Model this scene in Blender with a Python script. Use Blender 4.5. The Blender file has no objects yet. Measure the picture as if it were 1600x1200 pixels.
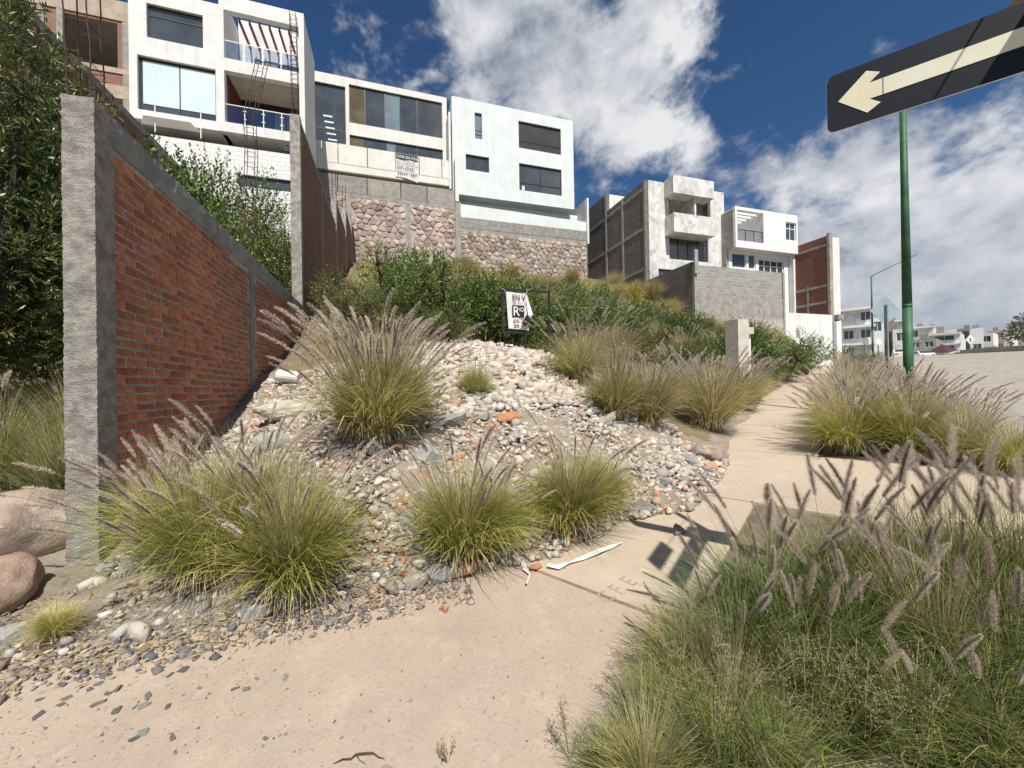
import bpy, math, random
import numpy as np
from mathutils import Vector, Matrix, noise as mnoise
random.seed(7); RNG = np.random.default_rng(7)
C = bpy.context.scene.collection
PI = math.pi

# ------------------------------------------------------------------ camera, sky, sun
F = 602.0
_U = np.array([-.017, 1, -.005]); _U /= np.linalg.norm(_U)
_Y = np.array([-.3123, -.0103, -1]); _Y -= _U * _Y.dot(_U); _Y /= np.linalg.norm(_Y)
ROT = np.array([np.cross(_Y, _U), _Y, _U])
EYE = np.array([0, 0, 1.55])
def ray(u, v): return ROT @ np.array([(u - 800) / F, (600 - v) / F, -1.])
def PY(u, v, y): d = ray(u, v); return EYE + d * (y / d[1])
def PX(u, v, x): d = ray(u, v); return EYE + d * (x / d[0])
def PZ(u, v, z): return EYE + ray(u, v) * z
SL = .0715
def G(x, y):
    d = .851 * x + .525 * y
    if d < 50: return SL * d
    if d < 80: t = d - 50; return SL * 50 + SL * (t - t * t / 60)
    return SL * 65
def DP(d, p, h=0): x, y = .851 * d - .525 * p, .525 * d + .851 * p; return (x, y, G(x, y) + h)
cam = bpy.data.objects.new('camera', bpy.data.cameras.new('camera')); C.objects.link(cam)
cam.data.sensor_width = 36; cam.data.lens = 36 * F / 1600
cam.data.clip_start = .02; cam.data.clip_end = 6000
m = Matrix([list(r) for r in ROT]).to_4x4(); m.translation = Vector(EYE); cam.matrix_world = m
bpy.context.scene.camera = cam
sc = bpy.context.scene
sc.view_settings.view_transform = 'Standard'; sc.view_settings.look = 'None'
sc.view_settings.exposure = 0.5; sc.view_settings.gamma = 1
sc.cycles.max_bounces = 6; sc.cycles.transparent_max_bounces = 6
SUN_EL = math.radians(54)
to_sun = Vector((-.09 * math.cos(SUN_EL), -.996 * math.cos(SUN_EL), math.sin(SUN_EL)))
sun = bpy.data.objects.new('sun', bpy.data.lights.new('sun', 'SUN')); C.objects.link(sun)
sun.data.energy = 4.3; sun.data.angle = math.radians(.5); sun.data.color = (1, .95, .87)
sun.rotation_euler = to_sun.to_track_quat('Z', 'Y').to_euler()
W = bpy.data.worlds.new('World'); sc.world = W; W.use_nodes = True

class NT:
    """small helper round a node tree"""
    def __init__(s, t): s.t = t; t.nodes.clear()
    def n(s, typ, **k):
        x = s.t.nodes.new(typ); ins = k.pop('i', {})
        for a, b in k.items(): setattr(x, a, b)
        for a, b in ins.items():
            if isinstance(b, bpy.types.NodeSocket): s.t.links.new(b, x.inputs[a])
            else: x.inputs[a].default_value = b
        return x
    def m(s, op, a, b=0, c=None, clamp=False):
        d = {0: a, 1: b}
        if c is not None: d[2] = c
        return s.n('ShaderNodeMath', operation=op, use_clamp=clamp, i=d).outputs[0]
    def vm(s, op, a, b=(0, 0, 0)):
        x = s.n('ShaderNodeVectorMath', operation=op, i={0: a, 1: b})
        return x.outputs['Value'] if op in ('DOT_PRODUCT', 'LENGTH') else x.outputs[0]
    def mix(s, f, a, b):
        return s.n('ShaderNodeMix', data_type='RGBA', i={0: f, 6: a, 7: b}).outputs[2]
    def ramp(s, f, lo, hi): return s.n('ShaderNodeMapRange', interpolation_type='SMOOTHSTEP', i={0: f, 1: lo, 2: hi}).outputs[0]
    def noise(s, v, sc_, det=4, r=.55, dist=0):
        return s.n('ShaderNodeTexNoise', i={'Vector': v, 'Scale': sc_, 'Detail': det, 'Roughness': r, 'Distortion': dist}).outputs[0]

t = NT(W.node_tree)
sky = t.n('ShaderNodeTexSky', sky_type='NISHITA', sun_disc=False, sun_elevation=SUN_EL,
          sun_rotation=math.atan2(to_sun.x, to_sun.y), altitude=1900, air_density=1.0, dust_density=.35, ozone_density=2.5)
hs = t.n('ShaderNodeHueSaturation', i={'Saturation': 1.2, 'Value': .86, 'Color': sky.outputs[0]}).outputs[0]
D = t.n('ShaderNodeTexCoord').outputs['Generated']
# cumulus masses: (u, v, half width, half height, tilt, weight) sighted in the photograph, kept as directions of the sky
blobs = [(850, 60, 175, 150, .5, 1.5), (960, 150, 110, 130, .4, 1.25), (760, 20, 95, 90, 0, 1.1), (1010, 20, 120, 70, 0, 1.0), (910, 240, 50, 90, .2, .8),
         (985, 235, 36, 34, 0, 1.15), (700, 150, 55, 28, .3, .7), (1085, 240, 80, 42, -.2, 1.2), (1180, 285, 85, 50, .3, .95),
         (1290, 270, 140, 80, -.3, 1.15), (1440, 250, 200, 95, -.3, 1.3), (1600, 200, 130, 130, 0, 1.05), (1390, 390, 230, 90, 0, 1.5),
         (1560, 370, 210, 140, 0, 1.6), (1340, 480, 270, 80, 0, 1.5), (1560, 490, 220, 90, 0, 1.7), (1800, 330, 260, 260, 0, 1.3),
         (1385, 95, 75, 28, -.3, .75), (1470, 5, 95, 18, 0, .45), (1050, 420, 130, 60, 0, .5)]
tot = None
for u, v, ru, rv, th, w in blobs:
    c0 = Vector(ray(u, v)); L = c0.length; cn = c0 / L
    ex = Vector(ROT @ np.array([1, 0, 0.])); ey = Vector(ROT @ np.array([0, 1., 0]))
    ex = (ex - cn * ex.dot(cn)).normalized(); ey = cn.cross(ex) * -1
    cu = math.cos(math.atan((u - 800) / F))
    a = ex * math.cos(th) + ey * math.sin(th); b = ey * math.cos(th) - ex * math.sin(th)
    a = a * (F * L / ru) * (1 if abs(cu) > .9 else 1.25); b = b * (F * L / rv)
    qa = t.vm('DOT_PRODUCT', D, tuple(a)); qb = t.vm('DOT_PRODUCT', D, tuple(b))
    r2 = t.m('ADD', t.m('MULTIPLY', qa, qa), t.m('MULTIPLY', qb, qb))
    front = t.m('GREATER_THAN', t.vm('DOT_PRODUCT', D, tuple(cn)), 0)
    g = t.m('MULTIPLY', t.m('MULTIPLY', t.m('POWER', 2.718, t.m('MULTIPLY', r2, -.9)), w), front)
    tot = g if tot is None else t.m('MAXIMUM', t.m('MULTIPLY', t.m('ADD', tot, g), .62), t.m('MAXIMUM', tot, g))
# the rest of the sky, out of frame, carries the same kind of scattered cloud
sep = t.n('ShaderNodeSeparateXYZ', i={0: D})
fr = t.m('SUBTRACT', 1, t.ramp(t.vm('DOT_PRODUCT', D, tuple(Vector(ray(800, 420)).normalized())), .2, .62))
far = t.m('MULTIPLY', fr, t.ramp(t.noise(D, 2.2, 2), .45, .62))
tot = t.m('MAXIMUM', tot, far)
dw = t.vm('MULTIPLY', D, (1, 1, 1.35))
n1 = t.noise(dw, 5.5, 12, .6, .25); n2 = t.noise(dw, 16, 8, .62)
nn = t.m('ADD', t.m('MULTIPLY', n1, .72), t.m('MULTIPLY', n2, .28))
dens = t.m('ADD', t.m('MULTIPLY', tot, .62), t.m('MULTIPLY', t.m('SUBTRACT', nn, .5), 2.7))
al = t.ramp(dens, .24, .72)
n3 = t.noise(t.vm('ADD', dw, (.02, .03, -.07)), 5.0, 8, .55)
lit = t.m('ADD', t.m('MULTIPLY', t.m('SUBTRACT', n1, n3), 2.6), t.m('ADD', .52, t.m('MULTIPLY', t.m('SUBTRACT', n2, .5), .8)), clamp=True)
lowc = t.m('MULTIPLY', lit, t.ramp(sep.outputs[2], -.25, .4))
ccol = t.mix(lowc, (2.7, 3.1, 3.9, 1), (8.4, 8.4, 8.5, 1))
fin = t.mix(t.m('MULTIPLY', al, .93), hs, ccol)
bg = t.n('ShaderNodeBackground', i={'Color': fin, 'Strength': .074})
t.n('ShaderNodeOutputWorld', i={0: bg.outputs[0]})

# ------------------------------------------------------------------ materials
def M(name, c1, c2=None, scale=3, rough=.85, bump=0, bscale=None, c3=None, s3=.6, f3=.5, streak=0, rnd=0, attr=False, spec=.3, stretch=(1, 1, 1), metal=0, hue=0, mask=(.38, .62), trans=0, wave=None):
    mt = bpy.data.materials.new(name); mt.use_nodes = True; t = NT(mt.node_tree)
    co = t.n('ShaderNodeTexCoord').outputs['Object']
    if stretch != (1, 1, 1): co = t.vm('MULTIPLY', co, stretch)
    col = tuple(c1) + (1,)
    if attr: col = t.n('ShaderNodeAttribute', attribute_name='Col').outputs[0]
    n = None
    if c2 is not None:
        n = t.noise(co, scale, 6, .6)
        col = t.mix(t.ramp(n, *mask), col, tuple(c2) + (1,))
    if c3 is not None:
        n_ = t.noise(t.vm('ADD', co, (7, 3, 1)), s3, 7, .65)
        col = t.mix(t.m('MULTIPLY', t.ramp(n_, .5, .68), f3), col, tuple(c3) + (1,))
    if streak:
        sv = t.vm('MULTIPLY', co, (2.2, 2.2, .16)); k = t.m('MULTIPLY', t.ramp(t.noise(sv, 1.3, 8, .7), .5, .72), streak)
        col = t.mix(k, col, (.16, .15, .13, 1))
    if wave:
        wv = t.noise(t.vm('MULTIPLY', co, wave), 1, 3, .6)
        col = t.mix(t.m('MULTIPLY', t.ramp(wv, .4, .65), .45), col, (col if not isinstance(col, tuple) else tuple(c1) + (1,)))
    if rnd or hue:
        r = t.n('ShaderNodeObjectInfo').outputs['Random']
        v = t.m('ADD', 1 - rnd, t.m('MULTIPLY', r, 2 * rnd))
        h = t.m('ADD', .5 - hue, t.m('MULTIPLY', t.m('FRACT', t.m('MULTIPLY', r, 17.3)), 2 * hue))
        col = t.n('ShaderNodeHueSaturation', i={'Hue': h, 'Value': v, 'Color': col}).outputs[0]
    p = t.n('ShaderNodeBsdfPrincipled', i={'Roughness': rough, 'Metallic': metal, 'Specular IOR Level': spec})
    if isinstance(col, tuple): p.inputs['Base Color'].default_value = col
    else: t.t.links.new(col, p.inputs['Base Color'])
    if bump:
        h = t.noise(co, bscale or scale * 6, 8, .7)
        t.t.links.new(t.n('ShaderNodeBump', i={'Strength': min(1, bump), 'Distance': .02 * max(1, bump), 'Height': h}).outputs[0], p.inputs['Normal'])
    out = p.outputs[0]
    if trans:
        tr = t.n('ShaderNodeBsdfTranslucent')
        if isinstance(col, tuple): tr.inputs[0].default_value = col
        else: t.t.links.new(col, tr.inputs[0])
        out = t.n('ShaderNodeMixShader', i={0: trans, 1: out, 2: tr.outputs[0]}).outputs[0]
    t.n('ShaderNodeOutputMaterial', i={0: out})
    return mt
def M_brick(name, bw, bh, mort, c1, c2, cm, plane='y', rough=.9, var=.5):
    """masonry too far away to tell the pieces apart"""
    mt = bpy.data.materials.new(name); mt.use_nodes = True; t = NT(mt.node_tree)
    g = t.n('ShaderNodeNewGeometry').outputs['Position']; s = t.n('ShaderNodeSeparateXYZ', i={0: g})
    v = t.n('ShaderNodeCombineXYZ', i={0: s.outputs[1] if plane == 'x' else s.outputs[0], 1: s.outputs[2]}).outputs[0]
    wob = t.n('ShaderNodeTexNoise', i={'Vector': v, 'Scale': 1.1, 'Detail': 3}).outputs['Color']
    v2 = t.vm('ADD', v, t.vm('MULTIPLY', wob, (.06, .05, 0)))
    b = t.n('ShaderNodeTexBrick', i={'Vector': v2, 'Color1': tuple(c1) + (1,), 'Color2': tuple(c2) + (1,), 'Mortar': tuple(cm) + (1,), 'Scale': 1, 'Mortar Size': mort, 'Mortar Smooth': .2, 'Brick Width': bw, 'Row Height': bh})
    n = t.noise(v, .7, 7, .7); col = t.mix(t.m('MULTIPLY', t.ramp(n, .45, .7), var), b.outputs[0], tuple(cm) + (1,))
    n2 = t.noise(v, 9, 4, .7); col = t.mix(t.m('MULTIPLY', t.ramp(n2, .5, .7), .35), col, tuple(x * .6 for x in c1) + (1,))
    p = t.n('ShaderNodeBsdfPrincipled', i={'Roughness': rough, 'Base Color': col, 'Specular IOR Level': .2})
    bp = t.n('ShaderNodeBump', i={'Strength': .8, 'Distance': .02, 'Height': t.m('SUBTRACT', t.m('MULTIPLY', n2, .6), b.outputs[1])})
    t.t.links.new(bp.outputs[0], p.inputs['Normal'])
    t.n('ShaderNodeOutputMaterial', i={0: p.outputs[0]})
    return mt
MT = {}
MT['white'] = M('white_paint', (.72, .72, .705), (.65, .65, .63), 1.1, .8, .25, 14, c3=(.58, .57, .54), s3=1.3, f3=.28, streak=.24)
MT['white_clean'] = M('white_plaster', (.67, .715, .71), (.62, .66, .66), .9, .8, .3, 9, streak=.14, c3=(.56, .58, .57), s3=1.1, f3=.3)
MT['white_cream'] = M('cream_plaster', (.71, .70, .655), (.65, .635, .58), 1.2, .8, .25, 12, streak=.22)
MT['grey_stucco'] = M('grey_stucco', (.72, .71, .68), (.56, .55, .52), 1.2, .9, .5, 16, c3=(.30, .29, .27), s3=1.6, f3=.6, streak=.35)
MT['trim'] = M('bright_white', (.76, .76, .75), (.70, .70, .68), 2, .7, c3=(.6, .6, .58), s3=1.5, f3=.25, streak=.08)
MT['concrete'] = M('raw_concrete', (.36, .34, .31), (.27, .255, .235), 2.5, .92, .8, 30, c3=(.18, .17, .16), s3=2.2, f3=.5, streak=.25)
MT['rough_concrete'] = M('rough_concrete', (.50, .47, .42), (.33, .31, .275), 9, .95, 2.0, 60, c3=(.20, .185, .165), s3=4, f3=.7, streak=.2)
MT['dark_concrete'] = M('weathered_concrete', (.31, .30, .28), (.22, .215, .20), 3, .92, .7, 40, c3=(.30, .28, .25), s3=2.6, f3=.5, streak=.2)
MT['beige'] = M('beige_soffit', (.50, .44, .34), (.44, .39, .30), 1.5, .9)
MT['maroon'] = M('maroon_paint', (.16, .025, .018), None, rough=.7)
MT['red'] = M('red_beam', (.25, .02, .015), None, rough=.6)
MT['black'] = M('black_metal', (.012, .012, .013), None, rough=.45, spec=.5)
MT['rust'] = M('rusty_steel', (.10, .05, .035), (.05, .028, .022), 40, .85)
MT['green'] = M('green_paint', (.042, .135, .055), (.028, .095, .042), 5, .55, c3=(.10, .17, .10), s3=3, f3=.5, spec=.35, bump=.3, bscale=25)
MT['galv'] = M('galvanised_steel', (.30, .33, .34), (.22, .25, .26), 6, .5, metal=.3)
MT['steel'] = M('brushed_steel', (.62, .62, .62), None, rough=.3, metal=.8)
MT['chrome'] = M('white_steel', (.8, .8, .8), None, rough=.3, spec=.6)
MT['pane'] = M('dark_glass', (.052, .060, .070), (.075, .085, .095), .5, .06, spec=.75)
MT['pane_b'] = M('bronze_glass', (.060, .055, .052), (.075, .068, .064), .6, .10, spec=.5)
MT['pane_l'] = M('pale_glass', (.18, .25, .28), (.14, .19, .22), .6, .1, spec=.6)
MT['pane_tan'] = M('tan_interior_glass', (.16, .12, .07), (.10, .075, .045), .6, .12, spec=.5)
MT['blind'] = M('pale_roller_blind', (.60, .72, .72), (.55, .67, .68), .8, .35, spec=.5)
MT['drape'] = M('grey_drape', (.30, .28, .24), (.18, .17, .15), 3, .6, stretch=(8, 8, .1))
MT['int'] = M('interior_shade', (.025, .022, .02), None, rough=.9)  # near-black: the shade of recesses and rooms is put into the colour
MT['soil'] = M('soil', (.13, .10, .07), (.22, .175, .125), 3.5, 1, 1, 30, c3=(.08, .06, .045), s3=6)
MT['leafdark'] = MT['int']
MT['stone_m'] = M('mortar', (.46, .42, .38), (.34, .31, .28), 5, .95, .8, 20)
MT['stone_pink'] = M('pink_quarry_stone', (.47, .365, .325), (.36, .28, .25), 3, .95, .9, 14, c3=(.42, .36, .28), s3=1.1, f3=.8, rnd=.38, hue=.025)
MT['stone_tan'] = M('tan_quarry_stone', (.42, .355, .30), (.31, .26, .22), 3, .95, .9, 14, c3=(.40, .28, .22), s3=.9, f3=.6, rnd=.35, hue=.02)
MT['rock'] = M('pale_rock', (.50, .45, .37), (.36, .32, .26), 9, .95, .9, 30, c3=(.44, .35, .26), s3=5, rnd=.3, hue=.02)
MT['rockgrey'] = M('grey_rock', (.30, .30, .29), (.42, .41, .38), 12, .95, .9, 30, rnd=.4)
MT['rockorange'] = M('orange_rock', (.55, .24, .10), (.42, .22, .13), 10, .95, .7, 30, rnd=.2)
MT['rockattr'] = M('mixed_rubble', (.5, .5, .5), rough=.95, attr=True, bump=.8, bscale=40, c3=(.40, .32, .24), s3=9, f3=.45)
MT['boulder'] = M('boulder', (.40, .31, .25), (.27, .20, .165), 4.0, .9, 1, 30, c3=(.55, .48, .40), s3=2.6, f3=.9)
MT['boulder_red'] = M('reddish_boulder', (.42, .30, .23), (.32, .22, .17), 5, .9, 1, 34, c3=(.46, .36, .28), s3=3, f3=.7)
MT['brickred'] = M('red_brick', (.54, .195, .09), (.40, .135, .068), 7, .92, .8, 35, c3=(.42, .24, .16), s3=5, f3=.75, rnd=.28, hue=.014)
MT['mortar'] = M('grey_mortar', (.50, .45, .41), (.36, .32, .29), 12, .95, 1, 60)
MT['grass'] = M('grass_blade', (.2, .2, .1), attr=True, rough=.5, rnd=.18, hue=.012, spec=.35, trans=.3)
MT['grassdry'] = M('dry_grass_blade', (.2, .2, .1), attr=True, rough=.6, rnd=.12, hue=.01, spec=.3, trans=.3)
MT['plume'] = M('seed_plume', (.2, .2, .1), attr=True, rough=.8, rnd=.22, hue=.01, spec=.1, trans=.45)
MT['leaf'] = M('leaf', (.2, .2, .1), attr=True, rough=.42, rnd=.15, hue=.012, spec=.5, trans=.2)
MT['bark'] = M('bark', (.10, .08, .06), (.06, .05, .04), 10, .95, .8)
MT['paperwhite'] = M('vinyl', (.70, .70, .68), (.62, .62, .60), 4, .5)
MT['redink'] = M('red_ink', (.40, .02, .05), None, rough=.5)
MT['blackink'] = M('black_ink', (.015, .015, .02), None, rough=.5)
MT['whiteink'] = M('white_ink', (.8, .8, .8), None, rough=.5)
MT['signblack'] = M('black_reflective_sheeting', (.008, .010, .016), (.011, .014, .022), 3, .5, spec=.18)
MT['signcream'] = M('aged_white_sheeting', (.70, .70, .56), (.64, .62, .46), 3, .45, c3=(.72, .60, .30), s3=2.2, f3=.3)
MT['signedge'] = M('aluminium_edge', (.75, .8, .82), None, rough=.3, metal=.4)

# concrete floor sheets
def M_floor(name, c1, c2, c3, speck=.35, brush=None):
    mt = bpy.data.materials.new(name); mt.use_nodes = True; t = NT(mt.node_tree)
    co = t.n('ShaderNodeNewGeometry').outputs['Position']
    big = t.noise(co, .55, 5, .6); mid = t.noise(co, 3.3, 7, .65); fine = t.noise(co, 55, 5, .75); grit = t.noise(co, 190, 2, .6)
    col = t.mix(t.ramp(big, .38, .62), tuple(c1) + (1,), tuple(c2) + (1,))
    col = t.mix(t.m('MULTIPLY', t.ramp(mid, .48, .70), .55), col, tuple(c3) + (1,))
    spk = t.noise(co, 24, 6, .8); col = t.mix(t.m('MULTIPLY', t.ramp(spk, .58, .68), speck * 1.3), col, tuple(x * .60 for x in c1) + (1,)); col = t.mix(t.m('MULTIPLY', t.ramp(t.noise(co, 9, 8, .75), .56, .66), .45), col, tuple(min(1, x * 1.22) for x in c1) + (1,))
    col = t.mix(t.m('MULTIPLY', t.ramp(fine, .54, .68), speck), col, tuple(x * .58 for x in c1) + (1,))
    col = t.mix(t.m('MULTIPLY', t.ramp(fine, .46, .30), speck * .7), col, tuple(min(1, x * 1.25) for x in c1) + (1,))
    col = t.mix(t.m('MULTIPLY', t.ramp(t.noise(t.vm('ADD', co, (3, 9, 0)), 1.7, 9, .75), .58, .66), .35), col, (.40, .33, .26, 1))
    vc = t.n('ShaderNodeTexVoronoi', feature='DISTANCE_TO_EDGE', i={'Vector': t.vm('ADD', co, t.vm('MULTIPLY', t.n('ShaderNodeTexNoise', i={'Vector': co, 'Scale': 2.2, 'Detail': 6}).outputs['Color'], (.5, .5, .5))), 'Scale': .42}).outputs['Distance']
    ck = t.m('MULTIPLY', t.m('LESS_THAN', vc, .0035), t.ramp(t.noise(co, .8, 2), .5, .56)); col = t.mix(t.m('MULTIPLY', ck, .75), col, (.12, .09, .07, 1))
    st2 = t.ramp(t.noise(t.vm('ADD', co, (11, 4, 0)), .9, 8, .7), .52, .66); col = t.mix(t.m('MULTIPLY', st2, .30), col, tuple(x * .66 for x in c1) + (1,))
    if brush is not None:
        rv = t.n('ShaderNodeVectorRotate', rotation_type='Z_AXIS', i={'Vector': co, 'Angle': brush}).outputs[0]
        st = t.noise(t.vm('MULTIPLY', rv, (.7, 7.0, 1)), 1, 7, .7)
        col = t.mix(t.m('MULTIPLY', t.ramp(st, .42, .66), .6), col, tuple(x * .66 for x in c1) + (1,))
    p = t.n('ShaderNodeBsdfPrincipled', i={'Roughness': .92, 'Base Color': col, 'Specular IOR Level': .2})
    h = t.m('ADD', t.m('ADD', t.m('MULTIPLY', fine, .5), t.m('MULTIPLY', grit, .35)), t.m('MULTIPLY', mid, 1.2))
    t.t.links.new(t.n('ShaderNodeBump', i={'Strength': .55, 'Distance': .012, 'Height': h}).outputs[0], p.inputs['Normal'])
    t.n('ShaderNodeOutputMaterial', i={0: p.outputs[0]})
    return mt
MT['walk_pink'] = M_floor('pinkish_concrete', (.43, .35, .272), (.41, .318, .252), (.48, .40, .31), .65)
MT['walk_cream'] = M_floor('cream_concrete', (.48, .395, .30), (.44, .355, .27), (.52, .44, .34), .35)
MT['road'] = M_floor('road_concrete', (.36, .32, .275), (.33, .295, .255), (.39, .345, .30), .12, math.radians(-31.7))
MT['hill'] = M_floor('hillside_earth', (.18, .14, .085), (.22, .17, .11), (.12, .10, .055), .5)
def M_rubble():
    mt = bpy.data.materials.new('rubble_earth'); mt.use_nodes = True; t = NT(mt.node_tree)
    co = t.n('ShaderNodeNewGeometry').outputs['Position']
    a = t.noise(co, 1.1, 6, .65); b = t.noise(co, 14, 7, .7); c = t.noise(co, 60, 4, .7)
    col = t.mix(t.ramp(a, .4, .62), (.33, .27, .20, 1), (.39, .335, .275, 1))  # earth darkened so the gaps between stones carry their shadow in the colour
    col = t.mix(t.m('MULTIPLY', t.ramp(b, .5, .65), .6), col, (.26, .195, .14, 1))
    col = t.mix(t.m('MULTIPLY', t.ramp(c, .55, .68), .6), col, (.58, .54, .48, 1))
    p = t.n('ShaderNodeBsdfPrincipled', i={'Roughness': .98, 'Base Color': col, 'Specular IOR Level': .1})
    h = t.m('ADD', b, t.m('MULTIPLY', c, .6))
    t.t.links.new(t.n('ShaderNodeBump', i={'Strength': 1, 'Distance': .04, 'Height': h}).outputs[0], p.inputs['Normal'])
    t.n('ShaderNodeOutputMaterial', i={0: p.outputs[0]})
    return mt
MT['rubble'] = M_rubble()
BR = M_brick('far_red_brick', .32, .095, .016, (.25, .105, .068), (.19, .08, .055), (.23, .18, .15), 'x', var=.4)
BRY = M_brick('old_red_brick', .30, .085, .015, (.30, .11, .07), (.22, .09, .06), (.30, .25, .2), 'y', var=.35)
BLX = M_brick('grey_block_shaded_side', .42, .21, .018, (.17, .155, .145), (.12, .11, .105), (.24, .22, .20), 'x', var=.35)  # darker than the front blocks: the side faces' shade is in the colour
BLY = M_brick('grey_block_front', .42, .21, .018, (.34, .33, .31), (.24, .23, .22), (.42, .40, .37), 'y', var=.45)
BLP = M_brick('painted_block', .45, .24, .010, (.78, .77, .75), (.73, .72, .70), (.62, .61, .58), 'y', var=.35)

# ------------------------------------------------------------------ objects and meshes
def wo(o):
    v = np.zeros(3)
    while o is not None: v += np.array(o.get('_o', (0, 0, 0))); o = o.parent
    return v
ORG = {}
def org(o):
    v = Vector((0, 0, 0))
    while o is not None: v += o.location; o = o.parent
    return v
def tag(o, label=None, cat=None, group=None, kind=None):
    if label: o['label'] = label
    if cat: o['category'] = cat
    if group: o['group'] = group
    if kind: o['kind'] = kind
    return o
def thing(name, label, cat, loc=(0, 0, 0), group=None):
    o = bpy.data.objects.new(name, None); C.objects.link(o); o.location = loc; o.empty_display_size = .1
    return tag(o, label, cat, group)
def link(name, me, parent=None, mat=None):
    o = bpy.data.objects.new(name, me); C.objects.link(o)
    if mat is not None and not me.materials: me.materials.append(mat)
    o.parent = parent
    return o
class MB:
    """collects shapes given in world coordinates, builds ONE mesh object"""
    def __init__(s): s.v = []; s.f = []
    def add(s, vs, fs):
        b = len(s.v); s.v += [tuple(p) for p in vs]; s.f += [[b + i for i in f] for f in fs]; return s
    def box(s, x0, x1, y0, y1, z0, z1):
        return s.add([(x0, y0, z0), (x1, y0, z0), (x1, y1, z0), (x0, y1, z0), (x0, y0, z1), (x1, y0, z1), (x1, y1, z1), (x0, y1, z1)],
                     [(3, 2, 1, 0), (4, 5, 6, 7), (0, 1, 5, 4), (1, 2, 6, 5), (2, 3, 7, 6), (3, 0, 4, 7)])
    def prism(s, pts, off):
        n = len(pts); a = [tuple(p) for p in pts]; b = [tuple(Vector(p) + Vector(off)) for p in pts]
        return s.add(a + b, [list(range(n))[::-1], list(range(n, 2 * n))] + [(i, (i + 1) % n, n + (i + 1) % n, n + i) for i in range(n)])
    def tube(s, pts, rs, n=6, cap=True):
        pts = [Vector(p) for p in pts]
        if not hasattr(rs, '__len__'): rs = [rs] * len(pts)
        vs = []; fs = []
        for i, p in enumerate(pts):
            d = (pts[min(i + 1, len(pts) - 1)] - pts[max(i - 1, 0)]).normalized()
            a = d.orthogonal().normalized() if i == 0 else (a - d * a.dot(d)).normalized()
            b = d.cross(a)
            for k in range(n):
                w = 2 * PI * k / n; vs.append(p + (a * math.cos(w) + b * math.sin(w)) * rs[i])
            if i:
                for k in range(n): fs.append(((i - 1) * n + k, (i - 1) * n + (k + 1) % n, i * n + (k + 1) % n, i * n + k))
        if cap: fs += [list(range(n))[::-1], list(range((len(pts) - 1) * n, len(pts) * n))]
        return s.add(vs, fs)
    def build(s, name, mat, parent=None, smooth=False, data=False):
        o0 = Vector((0, 0, 0)) if parent is None else org(parent)
        me = bpy.data.meshes.new(name)
        me.from_pydata([(a - o0.x, b - o0.y, c - o0.z) for a, b, c in s.v], [], s.f); me.materials.append(MT[mat] if isinstance(mat, str) else mat)
        if smooth: me.polygons.foreach_set('use_smooth', [True] * len(me.polygons))
        me.update()
        return me if data else link(name, me, parent)
def npmesh(name, V, Fc, mat, col=None, smooth=False, parent=None, data=False):
    """numpy mesh: V (n,3), Fc (m,k)"""
    me = bpy.data.meshes.new(name); n, (mm, k) = len(V), Fc.shape
    me.vertices.add(n); me.vertices.foreach_set('co', V.astype(np.float32).ravel())
    me.loops.add(mm * k); me.loops.foreach_set('vertex_index', Fc.astype(np.int32).ravel())
    me.polygons.add(mm); me.polygons.foreach_set('loop_start', np.arange(0, mm * k, k, dtype=np.int32))
    if col is not None:
        a = me.attributes.new('Col', 'FLOAT_COLOR', 'POINT'); a.data.foreach_set('color', np.c_[col, np.ones(n)].astype(np.float32).ravel())
    me.materials.append(MT[mat] if isinstance(mat, str) else mat)
    me.update(calc_edges=True); me.validate()
    if smooth: me.polygons.foreach_set('use_smooth', [True] * len(me.polygons))
    return me if data else link(name, me, parent)
def copytree(o, parent=None, top=True, **k):
    c = o.copy(); C.objects.link(c); c.parent = parent
    for ch in o.children: copytree(ch, c, False)
    return c
def textmesh(s, size, ext=.002):
    cu = bpy.data.curves.new('t', 'FONT'); cu.body = s; cu.size = size; cu.extrude = ext; cu.align_x = 'LEFT'; cu.resolution_u = 3
    o = bpy.data.objects.new('t', cu); C.objects.link(o)
    dg = bpy.context.evaluated_depsgraph_get(); me = bpy.data.meshes.new_from_object(o.evaluated_get(dg))
    bpy.data.objects.remove(o); bpy.data.curves.remove(cu); return me
def place_text(name, s, size, p, ex, ez, mat, parent, wid=None, label=None):
    """text with its lower left corner at p, running along ex, upright along ez"""
    me = textmesh(s, size); ex = Vector(ex).normalized(); ez = Vector(ez).normalized(); nn = ex.cross(ez)
    w = max(v.co.x for v in me.vertices) - min(v.co.x for v in me.vertices); k = (wid / w) if wid else 1
    o0 = org(parent) if parent else Vector((0, 0, 0))
    for v in me.vertices:
        c = v.co.copy(); v.co = Vector(p) + ex * c.x * k + ez * c.y + nn * c.z - o0
    me.materials.clear(); me.materials.append(MT[mat]); o = link(name, me, parent)
    if label: o['label'] = label
    return o
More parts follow.
